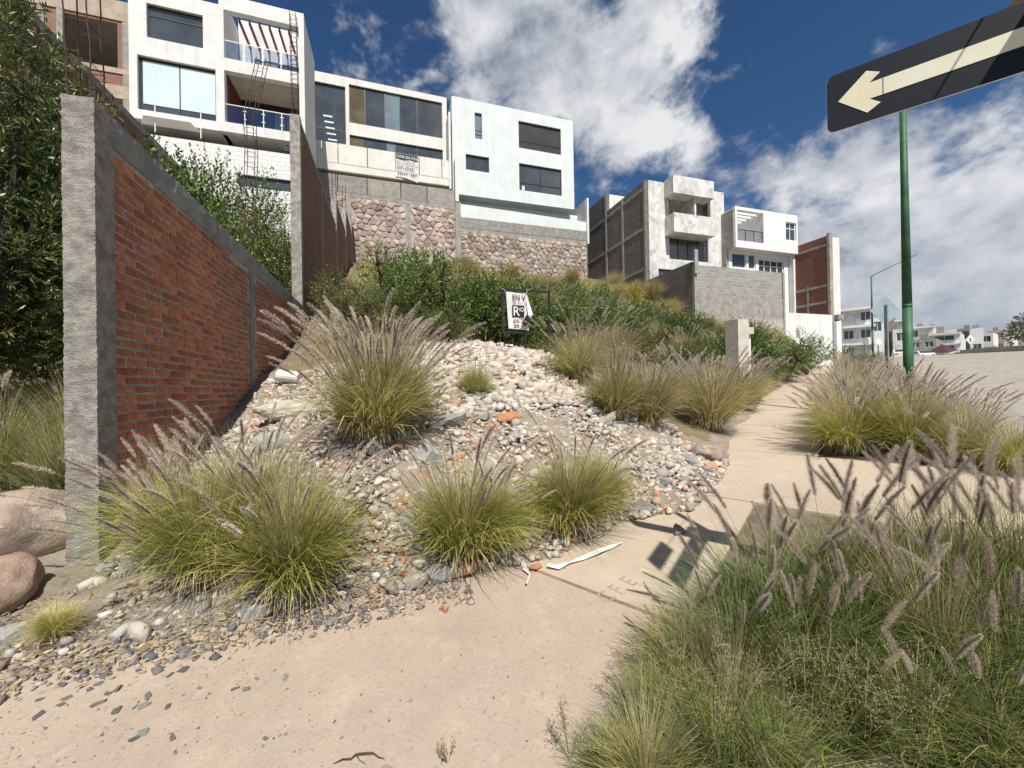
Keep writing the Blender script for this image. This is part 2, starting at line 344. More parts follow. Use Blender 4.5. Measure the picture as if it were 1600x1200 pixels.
def wallY(mb, x0, x1, z0, z1, y, t, holes=()):
    """upright slab facing -y with rectangular holes (xa, xb, za, zb)"""
    xs = sorted(set([x0, x1] + [v for h in holes for v in h[:2]])); zs = sorted(set([z0, z1] + [v for h in holes for v in h[2:]]))
    def hole(xa, xb, za, zb):
        cx, cz = (xa + xb) / 2, (za + zb) / 2
        return any(h[0] < cx < h[1] and h[2] < cz < h[3] for h in holes)
    for i in range(len(xs) - 1):
        for j in range(len(zs) - 1):
            if hole(xs[i], xs[i + 1], zs[j], zs[j + 1]): continue
            a, b, c, d = xs[i], xs[i + 1], zs[j], zs[j + 1]
            mb.add([(a, y, c), (b, y, c), (b, y, d), (a, y, d)], [(0, 1, 2, 3)]); mb.add([(a, y + t, c), (b, y + t, c), (b, y + t, d), (a, y + t, d)], [(3, 2, 1, 0)])
    e = y + t
    for a, b, c, d in holes:
        mb.add([(a, y, c), (a, e, c), (a, e, d), (a, y, d)], [(3, 2, 1, 0)]); mb.add([(b, y, c), (b, e, c), (b, e, d), (b, y, d)], [(0, 1, 2, 3)])
        mb.add([(a, y, c), (b, y, c), (b, e, c), (a, e, c)], [(0, 1, 2, 3)]); mb.add([(a, y, d), (b, y, d), (b, e, d), (a, e, d)], [(3, 2, 1, 0)])
    mb.add([(x0, y, z0), (x0, e, z0), (x0, e, z1), (x0, y, z1)], [(0, 1, 2, 3)]); mb.add([(x1, y, z0), (x1, e, z0), (x1, e, z1), (x1, y, z1)], [(3, 2, 1, 0)])
    mb.add([(x0, y, z1), (x1, y, z1), (x1, e, z1), (x0, e, z1)], [(0, 1, 2, 3)]); mb.add([(x0, y, z0), (x1, y, z0), (x1, e, z0), (x0, e, z0)], [(3, 2, 1, 0)])
    return mb
def window(par, x0, x1, z0, z1, y, xs=(), zs=(), fw=.06, fm='black', pm='pane', pms=None, name='window', skipcols=None):
    """frame with panes, facing -y; pms maps (col,row) to another pane material; panes are sub-parts"""
    mb = MB(); X = [x0] + list(xs) + [x1]; Z = [z0] + list(zs) + [z1]
    mb.box(x0, x1, y, y + .07, z0, z0 + fw); mb.box(x0, x1, y, y + .07, z1 - fw, z1)
    mb.box(x0, x0 + fw, y + .001, y + .069, z0 + fw, z1 - fw); mb.box(x1 - fw, x1, y + .001, y + .069, z0 + fw, z1 - fw)
    for x in xs: mb.box(x - fw / 2, x + fw / 2, y + .003, y + .066, z0 + fw, z1 - fw)
    for z in zs: mb.box(x0 + fw, x1 - fw, y + .005, y + .064, z - fw / 2, z + fw / 2)
    w = mb.build(name, fm, par)
    for i in range(len(X) - 1):
        for j in range(len(Z) - 1):
            MB().box(X[i] + .02, X[i + 1] - .02, y + .03 + .002 * ((i + j) % 2), y + .05, Z[j] + .02, Z[j + 1] - .02).build('pane', (pms or {}).get((i, j), pm), w)
    return w
MT['pale_conc'] = M('pale_concrete', (.62, .56, .48), (.52, .47, .40), 4, .9, .6, 25, c3=(.36, .33, .29), s3=3, f3=.35, streak=.2)

# ------------------------------------------------------------------ ground
ctl = []
def cw(x, y, h): ctl.append((x, y, h - G(x, y)))
def cz(u, v, z): p = PZ(u, v, z); cw(*p)
for x, y in [(-3.2, 2.9), (-2.17, 3.0), (-1.58, 3.01), (-1.1, 2.9), (-.35, 2.75), (.1, 2.83), (.64, 2.76), (1.2, 2.75), (1.97, 3.1), (2.9, 3.1), (4.08, 3.95), (5.61, 5.2), (8.09, 6.95), (11.2, 9.3), (17, 12.8), (24.7, 17.4), (30.7, 20.6), (38, 25), (-6, 1.5), (-9, 0), (-14, -3), (-30, -12)]: cw(x, y, G(x, y))
for a in [(590, 690, 4.4), (740, 566, 7.0), (860, 566, 7.4), (640, 800, 3.5), (740, 640, 5.5), (900, 640, 5.7), (900, 740, 4.3), (1000, 700, 5.3), (700, 705, 4.5), (480, 640, 5.6), (760, 880, 3.0), (950, 790, 3.75), (450, 760, 3.8), (820, 600, 6.4)]: cz(*a)
for a in [(-2.52, 4.4, 0.0), (-2.52, 5.5, .45), (-2.52, 7, .95), (-2.52, 8.46, 1.62), (-2.52, 11.5, 2.7), (-2.5, 16, 4.9), (-2.5, 24, 8.1), (-1.5, 30.9, 11.0), (5, 31, 11.0), (16.5, 31, 10.8), (12, 31, 10.9), (18.8, 33.9, 11.7), (18.8, 24.7, 8.4), (18.9, 20.2, 5.55), (26, 20.2, 5.2), (26.5, 22, 5.6),
          (31.5, 21, 3.0), (33, 24, 4), (2.9, 9, 2.4), (3, 12, 3.6), (5, 14, 4.0), (0, 18, 5.9), (8, 20, 6.0), (13, 25, 8.4), (10, 14, 3.1), (14, 17, 4.1), (21, 17, 3.0), (-4, 5, .35), (-6, 7, 1.1), (-10, 12, 3.3), (-10, 20, 6.4), (-5, 12, 2.6), (-6, 18, 5.2),
          (-7, 25, 8.6), (-13, 25, 9), (-18, 24, 9), (-25, 12, 5), (-22, 36, 13), (0, 40, 12.5), (15, 40, 12.5), (30, 36, 10), (45, 36, 6), (6.5, 7.4, .95), (4.5, 5.6, .75)]: cw(*a)
ctl = np.array(ctl)
def _k(r2): return .5 * r2 * np.log(r2 + 1e-9)
A_ = ((ctl[:, None, :2] - ctl[None, :, :2]) ** 2).sum(2); n_ = len(ctl); K = _k(A_) + np.eye(n_) * .25
P_ = np.c_[np.ones(n_), ctl[:, :2]]; SOL = np.linalg.solve(np.block([[K, P_], [P_.T, np.zeros((3, 3))]]), np.r_[ctl[:, 2], 0, 0, 0])
def pB(x, y):
    """how far behind the rear edge of the pavement"""
    d = .851 * x + .525 * y; p = -.525 * x + .851 * y
    e = np.interp(d, [-8, -.3, .6, 1.6, 2.5, 3.4, 4.1, 5.5, 7.5, 10.5, 14.4, 30, 40], [5.2, 3.65, 3.05, 2.35, 1.75, 1.6, 1.12, 1.15, 1.5, 1.65, 2.0, 1.85, 1.8])
    return p - e
def HT(x, y):
    r2 = (ctl[:, 0] - x) ** 2 + (ctl[:, 1] - y) ** 2
    D = float(_k(r2) @ SOL[:n_] + SOL[n_] + SOL[n_ + 1] * x + SOL[n_ + 2] * y)
    b = pB(x, y); D = max(D, -.02) * min(1, max(0, (b + .05) / .5))
    if y > 31.3: D = max(D, 11.2 - G(x, y)) if x < 18 else D
    return G(x, y) + D
def terrain():
    xs = np.r_[np.arange(-40, -4, .6), np.arange(-4, 7, .085), np.arange(7, 34, .4), np.arange(34, 46, 1.5)]
    ys = np.r_[np.arange(-14, 1.5, 1.2), np.arange(1.5, 9, .085), np.arange(9, 36, .4), np.arange(36, 62, 3)]
    XX, YY = np.meshgrid(xs, ys, indexing='ij'); nx, ny = XX.shape
    b = pB(XX, YY); idx = -np.ones((nx, ny), int); V = []
    keep = b > -.35
    for i in range(nx):
        for j in range(ny):
            if keep[i, j]:
                x, y = XX[i, j], YY[i, j]; h = HT(x, y); q = b[i, j]
                if q > 0:
                    w = min(1, q / .6); nz = mnoise.noise(Vector((x * 1.7, y * 1.7, 3))) * .08 + mnoise.noise(Vector((x * 5, y * 5, 9))) * .035 + mnoise.noise(Vector((x * 13, y * 13, 2))) * .018
                    h += nz * w + .012 * min(1, q / .2)
                h -= .02 if q < 0.02 else 0
                idx[i, j] = len(V); V.append((x, y, h))
    a, b_, c, d = idx[:-1, :-1], idx[1:, :-1], idx[1:, 1:], idx[:-1, 1:]
    ok = (a >= 0) & (b_ >= 0) & (c >= 0) & (d >= 0)
    Fq = np.stack([a[ok], b_[ok], c[ok], d[ok]], 1)
    o = npmesh('hillside', np.array(V), Fq, 'hill', smooth=True); o['kind'] = 'structure'
    o.data.materials.append(MT['rubble'])
    V = np.array(V); cen = V[Fq].mean(1)
    r = (cen[:, 0] > -16) & (cen[:, 0] < 4.9 + .4 * np.sin(cen[:, 1] * 3)) & (cen[:, 1] < 8.6 + .5 * np.sin(cen[:, 0] * 2)) | (pB(cen[:, 0], cen[:, 1]) < .35) & (cen[:, 0] < 9)
    o.data.polygons.foreach_set('material_index', r.astype(np.int32))
    return o
hill = terrain()
def strip(name, ds, ps, h, mat, drop=None, kind='structure', parent=None):
    """sheet in street coordinates: ds along the street, ps across it; drop = thickness"""
    V = [DP(d, p, h) for d in ds for p in ps]; n = len(ps); Fc = [(i * n + j, (i + 1) * n + j, (i + 1) * n + j + 1, i * n + j + 1) for i in range(len(ds) - 1) for j in range(n - 1)]
    mb = MB().add(V, Fc)
    if drop:
        for (a, b) in [((ds[0], ps[0]), (ds[-1], ps[0])), ((ds[-1], ps[0]), (ds[-1], ps[-1])), ((ds[-1], ps[-1]), (ds[0], ps[-1])), ((ds[0], ps[-1]), (ds[0], ps[0]))]:
            q = [DP(*a, h), DP(*b, h), DP(*b, h - drop), DP(*a, h - drop)]
            if abs(a[0] - b[0]) < 3.5: mb.add(q, [(3, 2, 1, 0)])
    o = mb.build(name, mat, parent)
    if kind: o['kind'] = kind
    return o
big = np.r_[np.arange(-1500, -60, 360), np.arange(-60, 100, 4), np.arange(100, 2600, 400)]
gnd = strip('ground', big, [-1500, -300, -60, -20, 0, 1.0], -.22, 'hill')
strip('planting_strip', np.arange(-60, 90, 3.0), [-1.46, -.6, .3, .85], -.025, 'soil')
g2 = strip('ground', np.r_[np.arange(-1500, -60, 360), np.arange(-60, -10, 8)], [1.0, 60, 1500], -.06, 'hill')
g3 = strip('ground', np.r_[70, 100, np.arange(400, 2600, 400)], [1.0, 60, 1500], -.06, 'hill')
strip('road', np.arange(-60, 140, 3.0), [-15.5, -12, -8, -4, -1.62], -.11, 'road')
kb = strip('kerb', np.arange(-60, 120, 3.0), [-1.62, -1.46], .012, 'walk_cream')
V = [DP(d, -1.62, z) for d in np.arange(-60, 120, 3.0) for z in (-.12, .012)]
MB().add(V, [(2 * i, 2 * i + 2, 2 * i + 3, 2 * i + 1) for i in range(len(V) // 2 - 1)]).build('kerb_face', 'walk_cream', kb)
walk = bpy.data.objects.new('sidewalk', None); C.objects.link(walk); walk['kind'] = 'structure'
def slab(d0, d1, p0, p1, mat, h=.0):
    n = 5
    strip('slab', np.linspace(d0 + .007, d1 - .007, n), np.linspace(p0, p1, 4), h, mat, drop=.05, kind=None, parent=walk)
slab(-7.5, -3.8, -1.45, 6.2, 'walk_pink'); slab(-3.786, 2.28, -1.45, 4.0, 'walk_pink')
slab(2.30, 4.55, .72, 2.35, 'walk_cream'); slab(4.56, 6.85, -1.45, 1.9, 'walk_cream')
d = 6.86
while d < 78:
    slab(d, d + 2.4, .32, 2.15, 'walk_cream'); d += 2.42
MB().add([DP(2.27, -1.4, -.03), DP(2.31, -1.4, -.03), DP(2.31, 3, -.03), DP(2.27, 3, -.03)], [(3, 2, 1, 0)] if 0 else [(0, 1, 2, 3)]).build('joint_dirt', 'soil', walk)
# stamped letters in the cream slab by the joint
ex = Vector((-.26, -.86, 0)); ex = Vector((.30, -.80, 0)).normalized()
def gpt(u, v):
    d = ray(u, v); t = .4
    while t < 60:
        p = EYE + d * t
        if p[2] < HT(p[0], p[1]) if pB(p[0], p[1]) > 0 else p[2] < G(p[0], p[1]): return p
        t += .01
    return p
# impressed letters as thin inlays above the slab, the troughs' shade in their colour
sp = gpt(905, 927); sx = Vector(gpt(962, 950) - sp); sy = Vector(gpt(938, 905) - sp)
STAMP = M('stamp_shade', (.40, .31, .24), (.33, .26, .2), 20, .95, .4, 60)
for k, ch in enumerate('CFE'):
    me = textmesh(ch, .17, .0005); a = sy.normalized(); b = -sx.normalized()
    b = (b - a * b.dot(a)).normalized(); base = Vector(sp) + a * (.135 * k) + Vector((0, 0, .003)) + sx * .8
    for v_ in me.vertices:
        c = v_.co.copy(); q = base + a * c.x * .85 + b * c.y; q.z = G(q.x, q.y) + .0015 + c.z; v_.co = q
    me.materials.clear(); me.materials.append(STAMP); link('stamped_letter', me, walk)
print('terrain ok')

# ------------------------------------------------------------------ house with the pergola balcony
def house_pergola():
    h = thing('house', 'white three-storey house with red pergola beams and two glass-railed balconies', 'house', (-8.7, 25, 8))
    mb = MB()
    # front slab of the left bay
    wallY(mb, -12.85, -8.84, 15.92, 22.95, 25, .3, [(-12.08, -9.58, 20.32, 22.14), (-12.5, -9.02, 16.42, 19.3)])
    # right bay: frame round two recesses
    wallY(mb, -8.83, -4.6, 15.92, 23.55, 24.96, .34, [(-8.6, -4.88, 16.46, 19.33), (-8.60, -4.88, 20.02, 22.72)])
    mb.box(-12.84, -12.6, 25.31, 33, 8, 22.94); mb.box(-4.86, -4.62, 25.31, 28.4, 8, 23.54); mb.box(-8.84, -8.62, 25.31, 28, 15.92, 23.54)
    mb.box(-12.6, -8.85, 25.31, 33, 22.6, 22.94)                 # left roof
    mb.box(-12.6, -4.87, 25.32, 28.8, 15.92, 16.4)               # floor slab
    mb.box(-8.61, -4.87, 27.2, 27.4, 19.45, 24.2)                # back of upper balcony
    mb.box(-12.6, -4.87, 28.81, 29, 8, 22.6)
    mb.build('wall', 'white', h)
    MB().box(-8.61, -4.87, 25.32, 27.19, 19.42, 20.0).build('balcony_slab', 'white', h)
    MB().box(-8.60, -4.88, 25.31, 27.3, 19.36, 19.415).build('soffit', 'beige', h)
    MB().box(-8.6, -8.55, 25.32, 27.3, 16.41, 19.35).build('side_wall', 'maroon', h, ).data
    lb = MB(); lb.box(-12.9, -4.66, 24.9, 25.15, 8, 12.95); lb.box(-12.9, -4.66, 24.9, 25.15, 13.62, 15.12); lb.box(-12.9, -8.0, 24.902, 25.148, 12.95, 13.62)
    lb.build('lower_wall', BLP, h)
    window(h, -8.0, -4.7, 12.95, 13.62, 25.0, [-7.2, -6.3, -5.5], (), .05, 'black', 'pane')
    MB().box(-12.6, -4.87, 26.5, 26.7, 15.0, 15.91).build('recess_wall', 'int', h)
    window(h, -12.08, -9.58, 20.32, 22.14, 25.14, (), [21.62], .06, 'black', 'pane')
    w = window(h, -12.5, -9.02, 16.42, 19.3, 25.16, [-10.72], (), .06, 'black', 'pane')
    for a, b in ((-12.34, -10.75), (-10.69, -9.1)):
        MB().box(a, b, 25.165, 25.18, 16.86, 19.14).build('blind', 'blind', w)
    window(h, -7.75, -5.2, 20.03, 21.95, 27.12, [-6.5], (), .07, 'black', 'pane', {(0, 0): 'drape'})
    window(h, -8.1, -4.9, 16.42, 18.9, 27.2, [-7.45, -6.75, -6.1, -5.5], (), .06, 'black', 'drape', {(0, 0): 'pane', (1, 0): 'pane'})
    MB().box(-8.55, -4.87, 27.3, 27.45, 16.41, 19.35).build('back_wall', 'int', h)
    for k in range(7): MB().box(-8.0 + .5 * k, -7.93 + .5 * k, 25.31, 27.19, 22.45, 22.7).build('pergola_beam', 'red', h)
    # glass railings
    for z0 in (20.02, 16.46):
        x0, x1, z1 = -8.58, -4.9, z0 + 1.02
        r = MB().box(x0, x1, 25.02, 25.06, z1, z1 + .035).build('handrail', 'chrome', h)
        n = 4; xs = np.linspace(x0, x1, n + 1)
        for k in range(1, n):
            pm = MB().box(xs[k] - .02, xs[k] + .02, 25.02, 25.06, z0, z1)
            for zz in (.3, .75): pm.box(xs[k] - .08, xs[k] + .08, 25.0, 25.03, z0 + zz, z0 + zz + .05)
            pm.build('post', 'chrome', r)
        for k in range(n): MB().box(xs[k] + .05, xs[k + 1] - .05, 25.04, 25.052, z0 + .08, z1 - .04).build('pane', GL, r)
    # translucent awning over the lower terrace
    a = MB().prism([(-12.0, 24.45, 15.82), (-10.0, 24.45, 15.82), (-9.7, 24.89, 15.6), (-12.3, 24.89, 15.6)], (0, 0, .03)).build('awning', 'chrome', h)
    for x in (-11.6, -9.6): MB().box(x, x + .04, 24.6, 24.64, 15.13, 16.5).build('post', 'chrome', h)
    window(h, -5.7, -4.7, 15.35, 15.75, 25.0, (), (), .06)
    # lounge chair on the lower balcony: a ring of rod
    t_ = thing('rod_chair', 'black wire lounge chair behind the lower glass balcony railing', 'chair', (-6.1, 25.7, 16.41))
    c = MB().tube([(-6.1 + .38 * math.cos(w), 25.7 + .1 * math.sin(2 * w), 16.83 + .24 * math.sin(w)) for w in np.linspace(0, 2 * PI, 16)], .014)
    for k in range(5): c.tube([(-6.4 + .15 * k, 25.6, 16.66), (-6.3 + .15 * k, 25.8, 17.0)], .008, 4)
    c.build('seat_shell', 'black', t_)
    for q in ((-6.3, -6.35), (-5.9, -5.85)): MB().tube([(q[0], 25.7, 16.65), (q[1], 25.7, 16.41)], .012, 4).build('leg', 'black', t_)
GL = bpy.data.materials.new('railing_glass'); GL.use_nodes = True; t = NT(GL.node_tree)
gl = t.n('ShaderNodeBsdfGlossy', i={'Color': (.9, .95, 1, 1), 'Roughness': .03}); tr_ = t.n('ShaderNodeBsdfTransparent', i={0: (.80, .87, .94, 1)})
t.n('ShaderNodeOutputMaterial', i={0: t.n('ShaderNodeMixShader', i={0: .12, 1: tr_.outputs[0], 2: gl.outputs[0]}).outputs[0]})
house_pergola()

# ------------------------------------------------------------------ house with long glazing
def house_glazed():
    h = thing('house', 'white house with long dark glazing above a concrete balcony parapet', 'house', (-.3, 32.5, 17))
    mb = MB()
    wallY(mb, -5.5, 4.78, 17.2, 26.0, 32.5, .3, [(-5.38, -3.12, 19.0, 25.22), (-2.87, 4.4, 22.48, 25.5), (-2.87, 4.4, 18.8, 21.52)])
    mb.box(-5.5, -5.2, 32.81, 40, 17.2, 25.99); mb.box(4.5, 4.77, 32.81, 40, 17.2, 25.99); mb.box(-5.19, 4.49, 32.81, 40, 25.6, 25.98)
    mb.build('wall', 'white_cream', h)
    window(h, -5.38, -3.12, 19.0, 25.22, 32.62, (), [21.75], .07)
    window(h, -2.87, 4.4, 22.48, 25.5, 32.6, [-1.7, -.2, .95, 2.35], (), .07, 'black', 'pane', {(0, 0): 'pane_tan', (2, 0): 'pane_l'})
    window(h, -2.87, 4.4, 18.8, 21.52, 32.6, [-1.9, -.1, .6, 2.3], (), .07, 'black', 'pane', {(0, 0): 'pane_tan', (2, 0): 'pane_l'})
    for k in range(6): MB().box(-4.75 + .08 * k, -4.1 + .08 * k, 32.63, 32.645, 22.7 - .45 * k, 22.82 - .45 * k).build('stair_tread', 'blind', h)
    MB().box(-5.45, 4.65, 31.0, 32.49, 17.78, 18.3).build('balcony_slab', 'white_cream', h)
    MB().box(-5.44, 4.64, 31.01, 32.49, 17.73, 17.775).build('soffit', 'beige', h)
    xs = [-5.45, -3.55, -1.5, .53, 2.33, 4.1]
    for a, b in zip(xs[:-1], xs[1:]): MB().box(a + .03, b - .03, 30.98, 31.13, 18.31, 19.78).build('parapet_panel', 'white_cream', h)
    MB().box(4.13, 4.66, 30.98, 31.13, 18.31, 19.78).build('parapet_panel', 'white_cream', h)
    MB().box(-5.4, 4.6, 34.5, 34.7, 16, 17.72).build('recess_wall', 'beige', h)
    MB().box(4.67, 4.84, 30.9, 33, 17.5, 23.7).build('fin', 'white', h)
    MB().box(4.85, 5.0, 33.6, 38, 20, 25.2).build('side_wall', 'white', h)
house_glazed()
def stone_wall(name, label, x0, x1, z0, z1, y, cell, mat, cols, cap, thick=.6):
    h = thing(name, label, 'stone wall', ((x0 + x1) / 2, y, z0))
    MB().box(x0, x1, y, y + thick, z0, z1).build('mortar', 'stone_m', h)
    for a, b in cols: MB().box(a, b, y - .1, y + .0, z0, z1 - .002).build('column', 'concrete', h)
    cap(h)
    R = np.random.default_rng(int(x0 * 10 + 500)); nx = int((x1 - x0) / cell); nz = int((z1 - z0) / (cell * .82))
    S = {}
    for i in range(-1, nx + 1):
        for j in range(-1, nz + 1):
            S[i, j] = (x0 + (i + .5 + .5 * (j % 2) + R.uniform(-.42, .42)) * (x1 - x0) / nx, z0 + (j + .5 + R.uniform(-.36, .36)) * (z1 - z0) / nz)
    for (i, j), (cx, cz_) in S.items():
        if not (x0 < cx < x1 and z0 < cz_ < z1) or any(a - .12 < cx < b + .12 for a, b in cols): continue
        poly = [(max(x0, cx - cell), max(z0, cz_ - cell)), (min(x1, cx + cell), max(z0, cz_ - cell)), (min(x1, cx + cell), min(z1, cz_ + cell)), (max(x0, cx - cell), min(z1, cz_ + cell))]
        for di in (-2, -1, 0, 1, 2):
            for dj in (-2, -1, 0, 1, 2):
                q = S.get((i + di, j + dj))
                if q is None or (di == 0 and dj == 0): continue
                mx, mz = (cx + q[0]) / 2, (cz_ + q[1]) / 2; nx_, nz_ = q[0] - cx, q[1] - cz_; out = []
                for k in range(len(poly)):
                    a, b = poly[k], poly[(k + 1) % len(poly)]
                    da = (a[0] - mx) * nx_ + (a[1] - mz) * nz_; db = (b[0] - mx) * nx_ + (b[1] - mz) * nz_
                    if da <= 0: out.append(a)
                    if (da < 0) != (db < 0) and da != db: s_ = da / (da - db); out.append((a[0] + (b[0] - a[0]) * s_, a[1] + (b[1] - a[1]) * s_))
                poly = out
                if len(poly) < 3: break
            if len(poly) < 3: break
        if len(poly) < 3: continue
        gx = sum(p[0] for p in poly) / len(poly); gz = sum(p[1] for p in poly) / len(poly)
        k1 = R.uniform(.86, .98); dep = R.uniform(.05, .13); n = len(poly); tx, tz = R.uniform(-.12, .12, 2)
        r1 = [(gx + (px - gx) * k1, y - .002, gz + (pz - gz) * k1) for px, pz in poly]
        r2 = [(gx + (px - gx) * k1 * .86 + R.uniform(-.02, .02), y - dep * .75 + tx * (px - gx) + tz * (pz - gz), gz + (pz - gz) * k1 * .86 + R.uniform(-.02, .02)) for px, pz in poly]
        mb = MB().add(r1 + r2 + [(gx + R.uniform(-.04, .04), y - dep, gz)], [(k, (k + 1) % n, n + (k + 1) % n, n + k) for k in range(n)] + [(n + k, n + (k + 1) % n, 2 * n) for k in range(n)])
        mb.build('stone', 'stone_tan' if mat == 'stone_pink' and gz < 12.9 + .5 * math.sin(gx) else mat, h)
    return h
def cap_a(h):
    xs = [-5.0, -3.6, -1.55, .9, 2.9, 5.1]
    for k, (a, b) in enumerate(zip(xs[:-1], xs[1:])): MB().box(a + .03, b - .03, 30.97, 31.2, 16.2, 17.46).build('block_panel', 'concrete' if k in (2, 4) else 'dark_concrete', h)
    MB().box(-5.2, 5.1, 30.98, 31.19, 15.9, 16.195).build('concrete_band', 'concrete', h)
stone_wall('stone_wall', 'retaining wall of pinkish stones under the concrete balcony of the long-glazed house', -5.2, 5.1, 10.3, 15.9, 31.0, .475, 'stone_pink', [(-3.0, -2.7), (1.25, 1.6)], cap_a)
def cap_b(h):
    MB().box(5.55, 16.95, 30.97, 31.25, 14.5, 15.35).build('concrete_band', 'dark_concrete', h)
    MB().box(5.55, 16.95, 30.99, 31.2, 14.2, 14.497).build('footing_band', 'concrete', h)
    for x in (11.0, 13.9): MB().box(x, x + .3, 30.955, 30.968, 14.52, 15.34).build('pilaster', 'concrete', h)
stone_wall('stone_wall', 'retaining wall of small tan stones under the plain white cube house', 5.55, 16.95, 10.2, 14.2, 31.0, .435, 'stone_tan', [], cap_b)
c_ = thing('concrete_column', 'tall stained concrete column between the pink and the tan stone walls', 'column', (5.3, 30.9, 10.5))
MB().box(5.11, 5.54, 30.85, 31.3, 10.5, 16.5).build('shaft', 'concrete', c_)
# ------------------------------------------------------------------ plain white cube house
def house_cube():
    h = thing('house', 'plain white cube house with two large dark windows and a slit window', 'house', (10.5, 31.5, 15))
    mb = MB(); W1 = [(6.97, 7.58, 22.33, 24.52), (6.15, 8.15, 19.6, 20.9), (10.83, 14.83, 22.2, 24.55), (10.82, 14.83, 18.52, 20.87)]
    wallY(mb, 5.05, 16.05, 17.45, 25.5, 31.5, .3, W1)
    mb.box(5.06, 5.34, 31.81, 40, 17.45, 25.49); mb.box(15.76, 16.04, 31.81, 40, 17.45, 25.49); mb.box(5.35, 15.75, 31.81, 40, 25.2, 25.48); mb.box(5.35, 15.75, 31.81, 33, 17.46, 17.7)
    mb.build('wall', 'white_clean', h)
    sc_ = window(h, *W1[0], 31.62, (), [22.75, 23.1], .05, 'black', 'pane_l')
    window(h, *W1[1], 31.62, [7.13]); window(h, *W1[2], 31.62, [12.85], [22.9], .07, 'black', 'pane_b')
    w = window(h, *W1[3], 31.62, [12.85], [19.25], .07, 'black', 'pane'); MB().box(11.1, 11.35, 31.635, 31.645, 18.62, 19.0).build('sticker', 'paperwhite', w)
    mb = MB(); wallY(mb, 5.6, 16.9, 15.36, 17.44, 32.6, .2, [(10.1, 15.4, 16.0, 17.08)]); mb.build('recess_wall', 'white_clean', h)
    window(h, 10.1, 15.4, 16.0, 17.08, 32.68, [11.85, 13.7], (), .06)
    mb = MB().add([(5.56, 31.0, 15.36), (16.94, 31.0, 15.36), (16.94, 31.0, 16.2), (10, 31.0, 16.35), (5.56, 31.0, 16.42), (5.56, 31.2, 15.36), (16.94, 31.2, 15.36), (16.94, 31.2, 16.2), (10, 31.2, 16.35), (5.56, 31.2, 16.42)],
                  [(0, 1, 2, 3, 4), (9, 8, 7, 6, 5), (4, 3, 8, 9), (3, 2, 7, 8), (0, 4, 9, 5), (1, 6, 7, 2)]); mb.build('parapet', 'white_clean', h)
    MB().box(5.12, 5.4, 30.8, 34, 16.5, 19.95).build('boundary_fin', 'white', h)
    MB().box(16.95, 17.12, 30.8, 35, 14.2, 18.3).build('boundary_fin', 'white', h)
house_cube()
# ------------------------------------------------------------------ grey block house
def house_block():
    h = thing('house', 'grey house with bare block side wall and boxy projecting concrete balconies', 'house', (22.5, 25, 8))
    mb = MB(); wallY(mb, 19.05, 26.4, 7.6, 17.2, 25, .3, [(20.9, 25.0, 13.5, 16.4), (20.9, 24.7, 11.3, 13.2), (19.85, 22.0, 9.7, 10.45)])
    mb.box(26.1, 26.39, 25.31, 34, 6, 17.19); mb.box(19.06, 26.1, 25.31, 34, 16.8, 17.18)
    mb.box(19.06, 22, 30.5, 30.7, 17.2, 18.75); mb.box(19.06, 26, 26.3, 26.5, 13.3, 16.79)
    mb.build('wall', 'grey_stucco', h)
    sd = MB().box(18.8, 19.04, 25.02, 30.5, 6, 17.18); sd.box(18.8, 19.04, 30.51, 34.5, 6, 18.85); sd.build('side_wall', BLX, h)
    for z in (10.3, 13.45, 16.5):
        MB().box(18.765, 18.797, 25.3, 34.4, z, z + .22).build('concrete_band', 'concrete', h)
    for y in (25.02, 28.0, 30.6, 34.2): MB().box(18.755, 18.798, y, y + .25, 6, 17.15 if y < 30 else 18.8).build('column', 'concrete', h)
    # parapet box and balcony box
    b = MB(); b.box(20.5, 24.35, 23.96, 24.1, 15.95, 17.3); b.box(20.5, 20.64, 24.11, 24.99, 15.95, 17.3); b.box(24.21, 24.35, 24.11, 24.99, 15.95, 17.3); b.box(20.65, 24.2, 24.11, 24.99, 15.95, 16.1)
    b.build('roof_box', 'grey_stucco', h)
    b = MB(); b.box(20.5, 24.35, 23.96, 24.1, 13.0, 14.45); b.box(20.5, 20.64, 24.11, 24.99, 13.0, 14.45); b.box(24.21, 24.35, 24.11, 24.99, 13.0, 14.45); b.box(20.65, 24.2, 24.11, 26.29, 13.0, 13.2)
    b.build('balcony', 'grey_stucco', h)
    MB().box(22.75, 22.9, 24.3, 26.29, 13.21, 15.94).build('divider', 'grey_stucco', h)
    window(h, 20.95, 22.6, 13.5, 15.4, 26.2, [21.9], (), .07, 'black', 'pane_l')
    window(h, 23.3, 24.5, 13.5, 15.2, 26.2, [24.0], (), .07, 'black', 'pane_l')
    window(h, 20.9, 24.7, 11.3, 13.2, 25.14, [21.85, 22.8, 23.75], [12.75], .06, 'black', 'pane')
    window(h, 19.85, 22.0, 9.7, 10.45, 25.14, [20.9], (), .06)
house_block()
e = thing('block_wall', 'grey concrete-block enclosure wall in front of the block house', 'wall', (22.5, 20.2, 4))
MB().box(18.8, 26.4, 20.2, 20.4, 7.35, 9.2).build('upper_course', BLY, e)
MB().box(18.79, 26.41, 20.19, 20.41, 5.9, 7.345).build('rendered_base', 'concrete', e)
MB().box(18.78, 26.42, 20.17, 20.42, 3.6, 5.895).build('stone_footing', 'stone_m', e)
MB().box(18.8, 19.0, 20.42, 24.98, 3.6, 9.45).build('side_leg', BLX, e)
MB().box(18.72, 18.98, 20.05, 20.165, 8.6, 10.15).build('post', 'concrete', e)
MB().box(26.43, 26.6, 20.15, 20.45, 3.6, 9.2).build('post', 'concrete', e)
